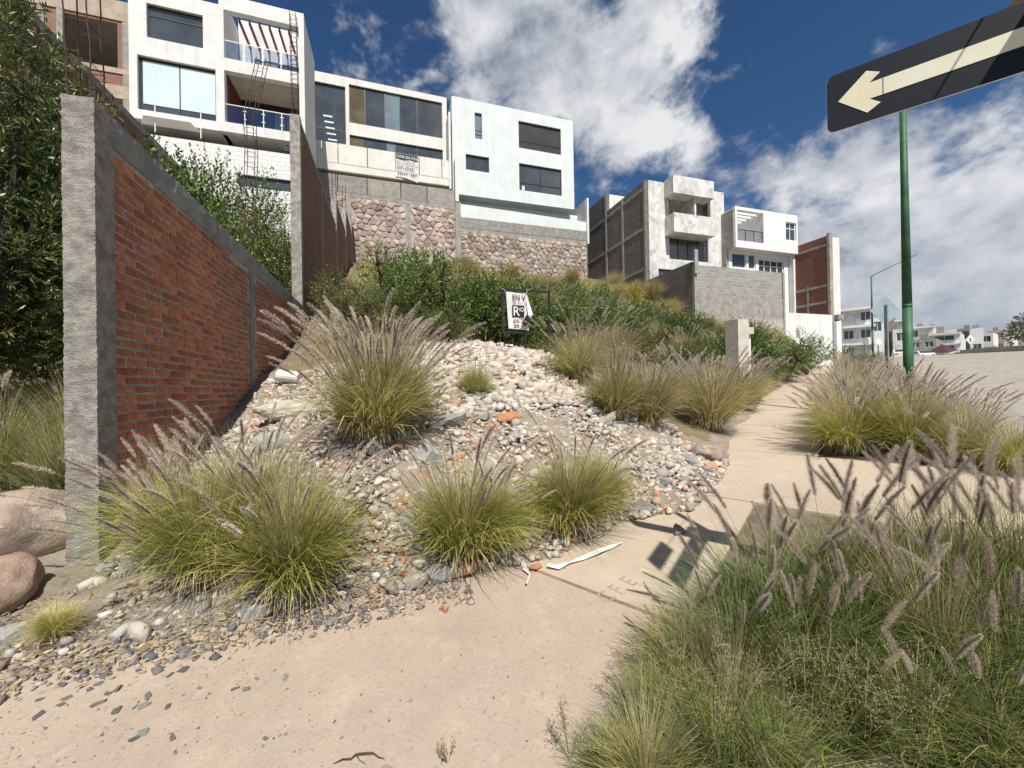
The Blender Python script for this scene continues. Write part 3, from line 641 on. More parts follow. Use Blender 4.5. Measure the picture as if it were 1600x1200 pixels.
# ------------------------------------------------------------------ white house with slatted pergola
def house_white():
    h = thing('house', 'bright white house with a slatted roof pergola and black balcony rail', 'house', (29.5, 23.8, 7))
    mb = MB(); wallY(mb, 26.25, 33.0, 12.3, 15.55, 23.8, .25, [(26.45, 29.2, 12.85, 15.3), (31.65, 32.85, 13.4, 14.9)])
    mb.box(26.26, 26.44, 24.06, 27.2, 12.3, 15.5); mb.box(29.21, 29.4, 24.06, 27.2, 12.3, 15.6); mb.box(32.8, 32.99, 24.06, 31, 3, 15.5)
    mb.box(29.41, 32.79, 24.06, 31, 15.2, 15.5); mb.box(26.45, 29.2, 24.06, 27.2, 12.3, 12.5); mb.box(26.45, 29.2, 27.21, 27.4, 12.3, 15.5); mb.box(29.41, 32.79, 24.06, 27, 12.3, 12.5)
    mb.build('upper_storey', 'trim', h)
    mb = MB(); wallY(mb, 26.25, 32.75, 4, 12.29, 24.5, .25, [(26.6, 28.1, 10.95, 12.1), (28.35, 29.1, 10.95, 12.1), (29.45, 32.3, 9.3, 11.85), (30.8, 32.3, 7.3, 9.0)])
    mb.build('lower_wall', 'trim', h)
    MB().box(26.05, 26.235, 23.82, 34, 12.3, 15.3).box(26.05, 26.235, 24.52, 34, 5, 12.29).build('side_wall', 'concrete', h)
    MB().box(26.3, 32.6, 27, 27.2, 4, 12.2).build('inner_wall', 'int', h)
    for k in range(7): MB().box(26.45, 29.2, 23.98 + .48 * k, 24.08 + .48 * k, 15.32, 15.5).build('pergola_slat', 'trim', h)
    r = MB().box(26.45, 29.2, 23.9, 23.94, 13.75, 13.8).build('railing', 'black', h)
    for k in range(4): MB().box(26.47 + .9 * k, 26.51 + .9 * k, 23.9, 23.94, 12.85, 13.745).build('post', 'black', r)
    for k in range(5): MB().box(26.45, 29.2, 23.91, 23.925, 13.0 + .15 * k, 13.02 + .15 * k).build('rail', 'black', r)
    window(h, 26.6, 27.6, 12.85, 14.8, 27.1, [27.1], (), .06, 'black', 'pane')
    window(h, 31.65, 32.85, 13.4, 14.9, 23.92, [32.25], [14.4], .06, 'trim', 'pane')
    window(h, 26.6, 28.1, 10.95, 12.1, 24.6, (), (), .05, 'trim', 'pane'); window(h, 28.35, 29.1, 10.95, 12.1, 24.6, (), (), .05, 'trim', 'pane')
    window(h, 29.45, 32.3, 9.3, 11.85, 24.6, [30.15, 30.87, 31.6], [10.2, 11.3], .09, 'trim', 'pane'); window(h, 30.8, 32.3, 7.3, 9.0, 24.6, [31.55], [7.75, 8.5], .09, 'trim', 'pane')
house_white()
def house_brick():
    h = thing('house', 'tall narrow house with bare red brick side and cream front beside the street', 'house', (34, 21.5, 2.5))
    MB().box(33.0, 33.25, 21.5, 31, 2.3, 13.0).build('side_wall', M_brick('side_brick', .30, .1, .016, (.27, .085, .05), (.19, .065, .04), (.2, .15, .12), 'x', var=.3), h)
    for z in (7.7, 9.0, 12.2): MB().box(32.965, 32.997, 21.6, 31, z, z + .2).build('concrete_band', 'concrete', h)
    MB().box(32.9, 33.26, 21.3, 21.49, 2.3, 13.15).build('column', 'concrete', h)
    MB().box(32.955, 32.99, 23.0, 23.12, 6.7, 9.4).build('drainpipe', 'galv', h)
    mb = MB(); mb.box(33.27, 34.1, 21.35, 31, 6.7, 12.85); mb.box(33.9, 34.1, 21.35, 31, 2.3, 6.695); mb.build('front_wall', 'white_cream', h)
    MB().box(33.27, 33.9, 21.0, 21.34, 6.3, 6.69).build('canopy', 'dark_concrete', h)
    MB().box(32.6, 33.1, 20.7, 21.25, 2.3, 6.09).build('gate_pillar', 'trim', h)
    MB().box(33.2, 33.6, 21.4, 21.5, 2.3, 6.2).build('door', 'trim', h)
    MB().box(33.62, 33.88, 21.36, 21.7, 2.5, 6.25).build('gate_pillar', 'trim', h)
    MB().box(33.64, 33.86, 21.1, 21.345, 4.9, 6.0).build('meter_hood', 'dark_concrete', h)
house_brick()
w_ = thing('garden_wall', 'white rendered garden wall below the bare brick house side', 'wall', (30, 21, 2.5))
MB().box(26.9, 32.5, 20.95, 21.15, 2.0, 6.6).build('wall', 'white', w_)
# ------------------------------------------------------------------ unfinished building at the upper left
def unfinished():
    h = thing('unfinished_building', 'unfinished brick and concrete building shell with empty openings', 'building', (-17, 28, 12))
    x0, x1, y = -23, -14.35, 28
    a = PY(103, 22, y); b = PY(188, 80, y)
    mb = MB(); wallY(mb, x0, x1, 10, 23.9, y, .25, [(-21.4, -18.5, 20.4, 23.0), (-17.3, -14.9, 20.4, 23.0), (-17.3, -14.7, 16.2, 18.5), (-21.4, -18.5, 16.2, 18.5)]); mb.build('brick_wall', BRY, h)
    for z0, z1 in ((23.15, 24.3), (20.05, 20.35), (18.6, 19.35)): MB().box(x0, x1 + .05, y - .06, y - .004, z0, z1).build('concrete_beam', 'beige_conc', h)
    for xa in (-23, -18.4, -17.6, -14.65): MB().box(xa, xa + .28, y - .05, y - .005, 10, 23.14).build('column', 'concrete', h)
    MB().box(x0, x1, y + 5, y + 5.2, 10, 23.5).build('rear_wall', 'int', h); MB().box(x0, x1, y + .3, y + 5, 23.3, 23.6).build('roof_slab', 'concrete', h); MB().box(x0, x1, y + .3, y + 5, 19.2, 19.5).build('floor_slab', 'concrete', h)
MT['beige_conc'] = M('beige_concrete', (.46, .38, .29), (.36, .30, .24), 1.5, .9, .6, 15, streak=.3)
unfinished()
bw = thing('brick_wall', 'long high brown brick boundary wall rising behind the leafy tree', 'wall', (-10.1, 16, 2))
MB().box(-10.25, -10.0, 10.5, 24.8, 2, 12.62).build('brickwork', BR, bw)
MB().box(-10.27, -9.985, 10.5, 24.8, 12.62, 12.9).build('capping', 'dark_concrete', bw)
for y in (13.4, 17.2, 21.4): MB().box(-10.0, -9.96, y, y + .3, 2, 12.61).build('column', 'dark_concrete', bw)
# ------------------------------------------------------------------ stepped second boundary wall
sw = thing('stepped_brick_wall', 'tall shaded brown brick wall climbing the slope in steps with pale columns', 'wall', (-2.6, 20, 2))
pan = [(12.85, 20.78, 9.72), (20.95, 25.16, 11.08), (25.36, 28.85, 12.55), (28.97, 30.96, 13.3)]
for k, (a, b, z) in enumerate(pan):
    MB().box(-2.74, -2.53, a + .2, b, 1, z - .14).build('brick_panel', BR, sw)
    MB().box(-2.75, -2.52, a + .2, b, z - .139, z).build('capping', 'dark_concrete', sw)
    MB().box(-2.78 if k == 0 else -2.76, -2.51, a - .02, a + .195, 1, z + .05).build('column', 'rough_concrete', sw)
MB().box(-2.76, -2.515, 16.6, 16.85, 1, 9.5).build('column', 'dark_concrete', sw)

# ------------------------------------------------------------------ near brick wall with its concrete columns
def jag_box(x0, x1, y0, y1, z0, z1, step, amp, seed=0, faces='fl'):
    """box whose faces are finely divided and roughened like hand-poured concrete"""
    V = []; Q = []
    def grid(o, a, b, na, nb):
        o, a, b = map(np.array, (o, a, b)); base = len(V)
        for i in range(na + 1):
            for j in range(nb + 1): V.append(o + a * i / na + b * j / nb)
        for i in range(na):
            for j in range(nb): Q.append((base + i * (nb + 1) + j, base + (i + 1) * (nb + 1) + j, base + (i + 1) * (nb + 1) + j + 1, base + i * (nb + 1) + j + 1))
    nx, ny, nz = [max(1, int(round(v / step))) for v in (x1 - x0, y1 - y0, z1 - z0)]; X, Y_, Z = (x1 - x0, 0, 0), (0, y1 - y0, 0), (0, 0, z1 - z0)
    grid((x0, y0, z0), X, Z, nx, nz); grid((x1, y0, z0), Y_, Z, ny, nz); grid((x0, y1, z0), Z, X, nz, nx); grid((x0, y0, z0), Z, Y_, nz, ny); grid((x0, y0, z1), X, Y_, nx, ny)
    out = []
    for v in V:
        q = Vector(v) * 1.0 + Vector((seed, 0, 0))
        n = mnoise.noise_vector(q * 5) * .35 + mnoise.noise_vector(q * 30) * .45 + mnoise.noise_vector(q * 60) * .45 + mnoise.noise_vector(Vector((q.x * 9, q.y * 9, q.z * 45))) * .6
        out.append(v + np.array(n) * amp)
    return np.array(out), np.array(Q)
WX = -2.52
nw = thing('brick_wall', 'near red brick wall with a rough concrete end column and sloping cap in shade', 'wall', (WX, 4.4, 0))
def jag(name, mat, *a, **k):
    V, Q = jag_box(*a, **k); V = V - np.array(org(nw)); return npmesh(name, V, Q, mat, parent=nw)
jag('column', 'rough_concrete', WX - .215, WX + .012, 4.385, 4.64, -.25, 4.19, .014, .009)
jag('column', 'dark_concrete', WX - .2, WX + .02, 8.36, 8.56, .6, 3.87, .06, .008, seed=5)
# cap beam, dropping slightly with distance
cb = MB()
def capz(y): return 4.19 - (y - 4.6) * .016
def brz(y): return 3.90 - (y - 4.6) * .022
V = []; ys = np.arange(4.641, 13.0, .06)
for y in ys:
    for (x, z) in ((WX + .012, brz(y)), (WX + .014, (brz(y) * 2 + capz(y)) / 3), (WX + .012, (brz(y) + 2 * capz(y)) / 3), (WX + .008, capz(y)), (WX - .2, capz(y) + .005), (WX - .2, brz(y))):
        q = Vector((x, y, z)); V.append(q + mnoise.noise_vector(q * 8) * .012 + mnoise.noise_vector(q * 25) * .008)
n = len(ys); cb.add(V, [(i * 6 + k, (i + 1) * 6 + k, (i + 1) * 6 + (k + 1) % 6, i * 6 + (k + 1) % 6) for i in range(n - 1) for k in range(6)])
cb.build('cap_beam', 'dark_concrete', nw)
MB().box(WX - .19, WX - .007, 4.6, 13.0, -.2, 3.95).build('mortar', 'mortar', nw)
def brickmesh(k, L=.30, H=.066, T=.05):
    R = np.random.default_rng(k); mb = MB(); v = []
    for (x, y, z) in [(0, 0, 0), (1, 0, 0), (1, 1, 0), (0, 1, 0), (0, 0, 1), (1, 0, 1), (1, 1, 1), (0, 1, 1)]: v.append((-T + T * x + R.uniform(-.004, .004), (y - .5) * L + R.uniform(-.008, .008), (z - .5) * H + R.uniform(-.007, .007)))
    # proud face subdivided by a raised ridge line so edges catch light
    mid = [(.003 + R.uniform(-.003, .003), (a - .5) * L * .92, (b - .5) * H * .8) for a, b in ((0, 0), (1, 0), (1, 1), (0, 1))]
    mb.add(v + mid, [(3, 2, 1, 0)[::-1], (4, 5, 6, 7), (0, 1, 5, 4), (2, 3, 7, 6), (0, 4, 7, 3), (1, 2, 9, 8), (2, 6, 10, 9), (6, 5, 11, 10), (5, 1, 8, 11), (8, 9, 10, 11)])
    return mb.build('brick', 'brickred', None, data=True)
BM = [brickmesh(k) for k in range(8)]
bl = []; row = 0; z = -.1; CH = .0925
while z < 4.0:
    y = 4.648; first = row % 2
    while y < 12.95:
        L = .14 if first else random.choice([.30, .30, .29, .31, .30, .155 if random.random() < .35 else .3]); first = 0; yc = y + L / 2
        if z + .045 < brz(yc) - .01 and not (8.33 < yc < 8.62) and yc > 4.66 and z > HT(WX + .05, yc) - .15 and not (abs(yc - 5.28) < .1 and abs(z - 1.72) < .05):
            bl.append((yc, z, L))
        y += L + .027
    z += CH; row += 1
def bkey(b): d = Vector((WX, b[0], b[1] - 1.55)); return d.length
bl.sort(key=bkey)
for yc, z, L in bl[:298]:
    o = link('brick', random.choice(BM), nw); dz = .012 * math.sin(yc * 1.3 + 1) ; o.location = Vector((WX + random.uniform(-.004, .006), yc, z + dz)) - nw.location
    o.scale = (1, L / .30 * random.uniform(.94, 1.03), random.uniform(.84, 1.12)); o.rotation_euler = (random.uniform(-.03, .03), 0, random.uniform(-.03, .03))
# farther bricks past the limit: one part, real geometry
V = []; Q = []; base = [np.array([v.co[:] for v in m_.vertices]) for m_ in BM]; fc = [tuple(p.vertices) for p in BM[0].polygons]
for yc, z, L in bl[298:]:
    k = random.randrange(8); b = base[k] * (1, L / .30, random.uniform(.92, 1.04)) + np.array((WX + random.uniform(-.004, .006), yc, z + .012 * math.sin(yc * 1.3 + 1))) - np.array(nw.location)
    s = len(V) * 12; V.append(b); Q += [[s + i for i in f] for f in fc]
V = np.concatenate(V); Q = np.array(Q)
jc = np.random.default_rng(3).uniform(.72, 1.25, len(V) // 12); col = np.array([.42, .15, .078])[None] * np.repeat(jc, 12)[:, None]
MT['brickattr'] = M('red_brick_far', (.3, .1, .05), rough=.92, attr=True, bump=.7, bscale=35, c3=(.38, .24, .17), s3=5, f3=.6)
bf = npmesh('bricks', V, Q, 'brickattr', col, parent=nw); bf['kind'] = 'stuff'
# ------------------------------------------------------------------ rebar cages
def cage(label, base, tops, w, stir, parent_lbl=None, r=.006):
    t_ = thing('rebar_cage', label, 'rebar', base)
    bs = [(base[0] + a * w, base[1] + b * w, base[2]) for a, b in ((-.5, -.5), (.5, -.5), (.5, .5), (-.5, .5))]
    def at(k, s):
        pts = [np.array(bs[k])] + [np.array(tp) + np.array(((-.5, .5, .5, -.5)[k] * w, (-.5, -.5, .5, .5)[k] * w, 0)) for tp in tops]
        s = s * (len(pts) - 1); i = min(int(s), len(pts) - 2); return Vector(pts[i] * (1 - (s - i)) + pts[i + 1] * (s - i))
    for k in range(4):
        MB().tube([at(k, s) + Vector((random.uniform(-.01, .01), 0, 0)) for s in np.linspace(0, 1 + (.03 * k if False else 0), 9)], r, 5).build('bar', 'rust', t_)
    for s in np.linspace(.02, .97, stir):
        q = [at(k, s) for k in range(4)]
        MB().tube(q + [q[0]], r * .7, 4, cap=False).build('stirrup', 'rust', t_)
    return t_
def P3(u, v, y): return PY(u, v, y)
a = P3(118, 130, 4.5); cage('rusty rebar bars rising from the top of the rough concrete end column', (WX - .1, 4.5, 4.15), [(WX - .13, 4.5, 4.9), (WX - .15, 4.5, 5.75)], .17, 5)
b0 = (WX - .09, 8.46, 3.9); cage('leaning rebar cage rising behind the near brick wall, bent near its top', b0, [PX(393, 250, WX - .09), PX(390, 180, WX - .09), PX(410, 95, WX - .1)], .17, 17, r=.007)
b0 = (-2.64, 12.95, 9.75); cage('straight rebar cage standing on the tall pale column of the stepped wall', b0, [PY(460, 100, 12.95), PY(458, 22, 12.95)], .16, 22, r=.009)
for y, z in ((21.0, 11.1), (25.4, 12.6)):
    cage('short rebar stub on the ' + ('first' if y < 22 else 'second') + ' step of the tall stepped brick wall', (-2.6, y, z), [(-2.62, y, z + 1.3)], .18, 5, r=.009)['group'] = 'short rebar stubs on the stepped wall'

# ------------------------------------------------------------------ stones and rubble
def rockmesh(k, sub=2, rough=.16, flat=1):
    import bmesh
    bm = bmesh.new(); bmesh.ops.create_icosphere(bm, subdivisions=sub, radius=.5)
    R = np.random.default_rng(k); nc = 12 if sub < 4 else 9; ang = R.normal(size=(nc, 3)); ang /= np.linalg.norm(ang, axis=1)[:, None]; cut = R.uniform(.22, .40, nc) if sub < 4 else R.uniform(.34, .47, nc)
    for v in bm.verts:
        p = np.array(v.co)
        for a, c in zip(ang, cut):
            d = p @ a
            if d > c: p = p - a * (d - c) * (.98 if sub < 4 else .8)
        q = Vector(p * 3 + k * 5); p = p * (1 + rough * mnoise.noise(q) + (rough * .35 * mnoise.noise(q * 3.1) + rough * .2 * mnoise.noise(q * 8) if sub > 2 else 0)); v.co = Vector((p[0], p[1] * .85, p[2] * .7 * flat))
    me = bpy.data.meshes.new('stone'); bm.to_mesh(me); bm.free(); return me
def chunkmesh(k):
    R = np.random.default_rng(k + 500); v = np.array([(x, y, z) for z in (-.5, .5) for x, y in ((-.5, -.5), (.5, -.5), (.5, .5), (-.5, .5))]) * (1, R.uniform(.55, .95), R.uniform(.4, .8)) + R.uniform(-.16, .16, (8, 3))
    top = v[4:].mean(0) + (R.uniform(-.12, .12), R.uniform(-.12, .12), R.uniform(.03, .16)); sid = (v[1] + v[2] + v[5] + v[6]) / 4 + (R.uniform(.03, .14), 0, 0); v = np.vstack([v, top, sid]) * .9
    f = [(0, 2, 1), (0, 3, 2), (0, 1, 5), (0, 5, 4), (2, 3, 7), (2, 7, 6), (3, 0, 4), (3, 4, 7), (4, 5, 8), (5, 6, 8), (6, 7, 8), (7, 4, 8), (1, 2, 9), (2, 6, 9), (6, 5, 9), (5, 1, 9)]
    me = bpy.data.meshes.new('stone'); me.from_pydata([tuple(p) for p in v], [], f); return me
RK = {}
for mname in ('rock', 'rockgrey', 'rockorange'):
    RK[mname] = []
    for k in range(5):
        me = rockmesh(k + 11) if k < 2 and mname == 'rock' else chunkmesh(k + (7 if mname == 'rockgrey' else 0)); me.materials.append(MT[mname]); RK[mname].append(me)
def on_mound():
    while True:
        x = random.uniform(-2.35, 5.0); y = random.uniform(2.7, 9.2); b = pB(x, y)
        if b < .02 or x > 4.7 - .25 * (y - 4): continue
        if y > 8.7 and x < 3: continue
        if x < -.2 and b < 1.1 and random.random() < .7: continue
        return x, y, b
cam_d = lambda x, y: math.hypot(x, y)
spots = []
while len(spots) < 285:
    x, y, b = on_mound()
    pile = (x > .6 and 5.6 < y < 9.2)
    s = random.uniform(.08, .19) * (1.8 if random.random() < .12 else 1)
    spots.append((x, y, s, pile))
for x, y, s, pile in spots:
    r = random.random(); k = 'rock' if (pile and r < .8) or r < .55 else ('rockgrey' if r < .9 or pile else 'rockorange')
    o = link('stone', random.choice(RK[k]), hill); z = HT(x, y)
    o.location = (x, y, z + s * .10 + .01); o.scale = (s * random.uniform(.8, 1.3), s * random.uniform(.8, 1.2), s * random.uniform(.7, 1.1)); o.rotation_euler = (random.uniform(-.5, .5), random.uniform(-.5, .5), random.uniform(0, 6.3))
def scatter(name, n, pos, size, pal, parent=None, sub=1, seed=1, lift=.2, kind='stuff'):
    pm = [rockmesh(40 + k, sub, .12, 1.0) for k in range(2 if sub == 1 else 3)] + [chunkmesh(k + 20) for k in range(5)]; FCS = [np.array([tuple(p.vertices) for p in q.polygons]) for q in pm]
    protos = [np.array([v.co[:] for v in q.vertices]) * 1.15 for q in pm]; off = 0
    R = np.random.default_rng(seed); VS, FS, CS = [], [], []
    for i in range(n):
        x, y, z = pos(); s = size(); pi = R.integers(len(protos)); P = protos[pi] * (s * R.uniform(.7, 1.3, 3)); a = R.uniform(0, 6.3); tl = R.uniform(-.5, .5)
        c, s_ = math.cos(a), math.sin(a); Rz = np.array([[c, -s_, 0], [s_, c, 0], [0, 0, 1]]); ct, st = math.cos(tl), math.sin(tl); Rx = np.array([[1, 0, 0], [0, ct, -st], [0, st, ct]])
        VS.append(P @ Rx.T @ Rz.T + np.array((x, y, z + s * lift))); FS.append(FCS[pi] + off); off += len(P); col = np.array(pal[R.integers(len(pal))]) * R.uniform(.75, 1.2); CS.append(np.repeat(col[None], len(P), 0))
    o = npmesh(name, np.concatenate(VS), np.concatenate(FS), 'rockattr', np.clip(np.concatenate(CS), 0, .9), parent=parent); o['kind'] = kind; return o
def pos_mound():
    x, y, b = on_mound(); return x, y, HT(x, y) + .01
def pos_pile():
    while True:
        x = random.uniform(.5, 4.6); y = random.uniform(5.2, 9.0)
        if pB(x, y) > .5 and x < 4.9 - .3 * (y - 5): return x, y, HT(x, y) + random.uniform(0, .06)
PALE = [(.54, .48, .39), (.46, .42, .36), (.58, .51, .41), (.40, .37, .32), (.50, .42, .34), (.53, .49, .44), (.48, .44, .37), (.56, .53, .47), (.46, .31, .22)]
MIX = PALE + PALE + [(.38, .34, .31), (.34, .31, .29), (.5, .40, .33), (.50, .44, .40), (.50, .26, .17), (.66, .64, .60)]
scatter('cobble_rubble', 4600, pos_pile, lambda: random.uniform(.05, .15), PALE, seed=2, sub=2)
scatter('rubble', 27000, pos_mound, lambda: .012 + .06 * random.random() ** 2.2 + (.07 * random.random() if random.random() < .12 else 0), MIX, seed=3)
# dark gravel along the left edge of the pavement, pebbles strewn over the slab
def pos_edge():
    while True:
        x = random.uniform(-4.5, .5); y = random.uniform(2.2, 4.9); b = pB(x, y)
        if -.16 - random.random() * .25 < b < 1.7 * random.random(): return x, y, (HT(x, y) if b > 0 else G(x, y))
DARK = [(.16, .165, .18), (.24, .22, .21), (.12, .125, .14), (.34, .29, .25), (.42, .38, .33), (.3, .24, .2), (.40, .30, .24)]
scatter('gravel', 6000, pos_edge, lambda: random.uniform(.008, .034) * (1.6 if random.random() < .15 else 1), DARK, seed=4)
def pos_slab():
    d = random.uniform(-2.4, 6.5); p = random.uniform(-.2, 3.3)
    if random.random() < .5: d = random.uniform(-2.4, .8); p = random.uniform(1.6, 3.3)
    x, y, z = DP(d, p); return x, y, z
scatter('grit', 2600, pos_slab, lambda: random.uniform(.003, .011), DARK + [(.3, .2, .13)], seed=5, lift=.1)
for k in range(30):
    u, v = random.choice([(random.uniform(5, 460), random.uniform(1040, 1160)), (random.uniform(150, 420), random.uniform(1015, 1090))])
    if v < 1100 - .2 * u: v += 60
    p = gpt(u, v); o = link('pebble', random.choice(RK['rockgrey']), None); s = random.uniform(.018, .036)
    o.location = (p[0], p[1], p[2] + s * .18); o.scale = (s * random.uniform(1, 1.5), s, s * .95); o.rotation_euler = (0, 0, random.uniform(0, 6))
    tag(o, 'small dark grey pebble lying loose on the pinkish pavement slab', 'pebble', 'dark pebbles strewn on the pavement slab')
def boulder(name, label, u, v, dist, size, mat, k, rot=0, sink=.1, cat='boulder', tilt=0, sub=4, rough=.12, smooth=True):
    p = gpt(u, v + size[2] * .22 * F / dist); p = Vector((p[0], p[1], HT(p[0], p[1]) + size[2] * .2)); me = rockmesh(k, sub, rough); me.materials.append(MT[mat])
    if smooth: me.polygons.foreach_set('use_smooth', [True] * len(me.polygons))
    o = link(name, me); o.location = p; o.scale = size; o.rotation_euler = (tilt, 0, rot); return tag(o, label, cat)
boulder('boulder', 'large pale brown boulder beside the foot of the concrete end column', 38, 818, 3.3, (.9, .75, .98), 'boulder', 71, .3)
boulder('boulder', 'smaller reddish rounded boulder below the large pale one at the left edge', 4, 915, 3.0, (.56, .5, .66), 'boulder_red', 79, 1.9)
boulder('boulder', 'half-buried purplish grey rock at the pavement edge of the rubble mound', 1108, 706, 5.3, (.62, .5, .46), 'boulder', 75, .2)
boulder('rock', 'flat orange rock lying on the pale cobble pile', 797, 652, 5.3, (.42, .3, .22), 'rockorange', 76, .4, cat='rock')
boulder('rock', 'big cream rock on the rubble beside the white tin and brick wall', 448, 640, 5.6, (.9, .6, .5), 'rock', 77, .1, cat='rock', smooth=False)
boulder('rock', 'grey jagged rock low beside the big cream one on the slope', 430, 690, 5.0, (.5, .42, .36), 'rockgrey', 78, .7, cat='rock', smooth=False)
for lab, u, v, d, s, mt_, k in [('white angular rubble lump at the pavement edge, topmost of three', 536, 948, 2.78, (.17, .13, .11), 'rock', 81), ('grey broken lump in front of the white rubble lump', 518, 972, 2.7, (.095, .08, .09), 'rockgrey', 82),
    ('small grey lump right of the grey broken lump by the white one', 541, 971, 2.7, (.07, .07, .07), 'rockgrey', 83), ('rounded cream stone standing at the mound edge by orange brick bits', 614, 918, 2.95, (.15, .13, .2), 'rock', 84),
    ('pale grey stone right of the rounded cream stone', 642, 920, 2.95, (.13, .11, .14), 'rockgrey', 85), ('orange brick lump on the open pavement right of the mound edge', 696, 952, 2.72, (.075, .06, .08), 'rockorange', 86),
    ('orange brick chunk beneath the middle fountain grass', 628, 866, 3.15, (.1, .08, .1), 'rockorange', 87), ('orange brick chunk behind the rounded cream stone', 636, 896, 3.0, (.14, .1, .09), 'rockorange', 88), ('red brick fragment beside the white plaster lump on the mound', 628, 786, 3.75, (.13, .1, .1), 'rockorange', 89),
    ('bright white plaster lump on the slope of the rubble mound', 606, 790, 3.7, (.22, .12, .1), 'rock', 90), ('pale red stone among dry leaves beneath the left fountain grass', 250, 962, 2.85, (.12, .1, .09), 'boulder_red', 91),
    ('pinkish triangular stone at the foot of the concrete end column', 103, 912, 3.1, (.14, .12, .17), 'rock', 92), ('dark slate lump on the low right part of the mound', 1036, 756, 4.5, (.17, .12, .12), 'rockgrey', 93), ('long dark stone high on the right part of the mound', 1043, 696, 5.2, (.38, .2, .12), 'rockgrey', 94),
    ('round grey stone on the cobble pile left of the flat orange rock', 746, 642, 5.4, (.17, .15, .17), 'rockgrey', 95), ('round stone on the pavement in the shade of the street sign', 1060, 828, 3.55, (.14, .12, .15), 'boulder', 96), ('orange rubble piece pinning the white plastic strip', 838, 886, 2.95, (.14, .09, .07), 'rockorange', 97)]:
    boulder('rock', lab, u, v, d, s, mt_, k, random.uniform(0, 3), cat='rock', sub=3, smooth=False, rough=.2)

# ------------------------------------------------------------------ fallen leaves
def flakes(name, n, pos, ln, wd, pal, seed, tilt=.5, mat='leaf'):
    R = np.random.default_rng(seed); P = np.array([pos() for _ in range(n)]); a = R.uniform(0, 6.3, n); L = R.uniform(.5, 1.2, n) * ln; Wd = wd * R.uniform(.6, 1.3, n); tz = R.uniform(-tilt, tilt, n)
    d = np.c_[np.cos(a), np.sin(a), tz * .6]; s = np.c_[-np.sin(a), np.cos(a), R.uniform(-tilt, tilt, n)]
    q = np.stack([P - d * L[:, None] / 2, P + s * Wd[:, None] / 2 + (0, 0, .003), P + d * L[:, None] / 2, P - s * Wd[:, None] / 2], 1).reshape(-1, 3); q[:, 2] += .006
    col = np.array(pal)[R.integers(len(pal), size=n)] * R.uniform(.7, 1.2, n)[:, None]
    o = npmesh(name, q, np.arange(4 * n).reshape(-1, 4), mat, np.repeat(col, 4, 0)); o['kind'] = 'stuff'; return o
flakes('leaf_litter', 4200, lambda: tuple(np.array(pos_edge()) + (0, 0, .012)), .062, .011, [(.52, .40, .20), (.42, .31, .16), (.58, .48, .29), (.30, .21, .12), (.24, .18, .12)], 5)
flakes('dry_stalks', 2600, lambda: pos_mound(), .10, .004, [(.50, .42, .26), (.42, .34, .2), (.55, .48, .33)], 6)

# ------------------------------------------------------------------ fountain grass
def blades(n, H, spread, seed, pal, tipc, w=.0034, seg=4, up=.0, r0=.07):
    """n arching blades from a small root disc, as one mesh"""
    R = np.random.default_rng(seed); az = R.uniform(0, 2 * PI, n); rr = np.sqrt(R.uniform(0, 1, n))
    L = H * R.uniform(.55, 1.15, n); lean = (.05 + .72 * rr ** 1.3) * (1 - up) * R.uniform(.6, 1.15, n); droop = R.uniform(.5, 2.1, n) * spread * (.45 + .55 * rr)
    root = np.c_[np.cos(az) * rr * r0 * R.uniform(.4, 1.1, n), np.sin(az) * rr * r0 * R.uniform(.4, 1.1, n), np.zeros(n) - .01]
    az2 = az + R.normal(0, .45, n); dh = np.c_[np.cos(az2), np.sin(az2)]; side = np.c_[-np.sin(az2), np.cos(az2), R.uniform(-.5, .5, n)]
    P = [root]; ang = lean.copy(); p = root.copy(); pts = [p.copy()]
    for k in range(seg):
        st = L / seg; ang = lean + droop * ((k + .5) / seg) ** 2.0
        az2 = az2 + R.normal(0, .20, n); dh = np.c_[np.cos(az2), np.sin(az2)]; p = p + np.c_[dh * (np.sin(ang) * st)[:, None], np.cos(ang) * st]; p[:, 2] = np.maximum(p[:, 2], .01); pts.append(p.copy())
    V = []; Wd = w * R.uniform(.7, 1.3, n)
    for k in range(seg + 1):
        ww = (Wd * (1 - (k / seg) ** 2 * .9))[:, None]; V += [pts[k] - side * ww, pts[k] + side * ww]
    V = np.stack(V, 1); c0 = np.array(pal)[R.integers(len(pal), size=n)] * R.uniform(.75, 1.25, n)[:, None]; c1 = np.array(tipc)[R.integers(len(tipc), size=n)] * R.uniform(.8, 1.2, n)[:, None]
    Cc = np.stack([c0 * (1 - (k / seg) ** 1.5) + c1 * (k / seg) ** 1.5 for k in range(seg + 1) for _ in (0, 1)], 1)
    b = np.arange(n)[:, None] * (2 * (seg + 1)); Q = np.concatenate([b + np.array([2 * k, 2 * k + 1, 2 * k + 3, 2 * k + 2]) for k in range(seg)])
    return V.reshape(-1, 3), Q, Cc.reshape(-1, 3)
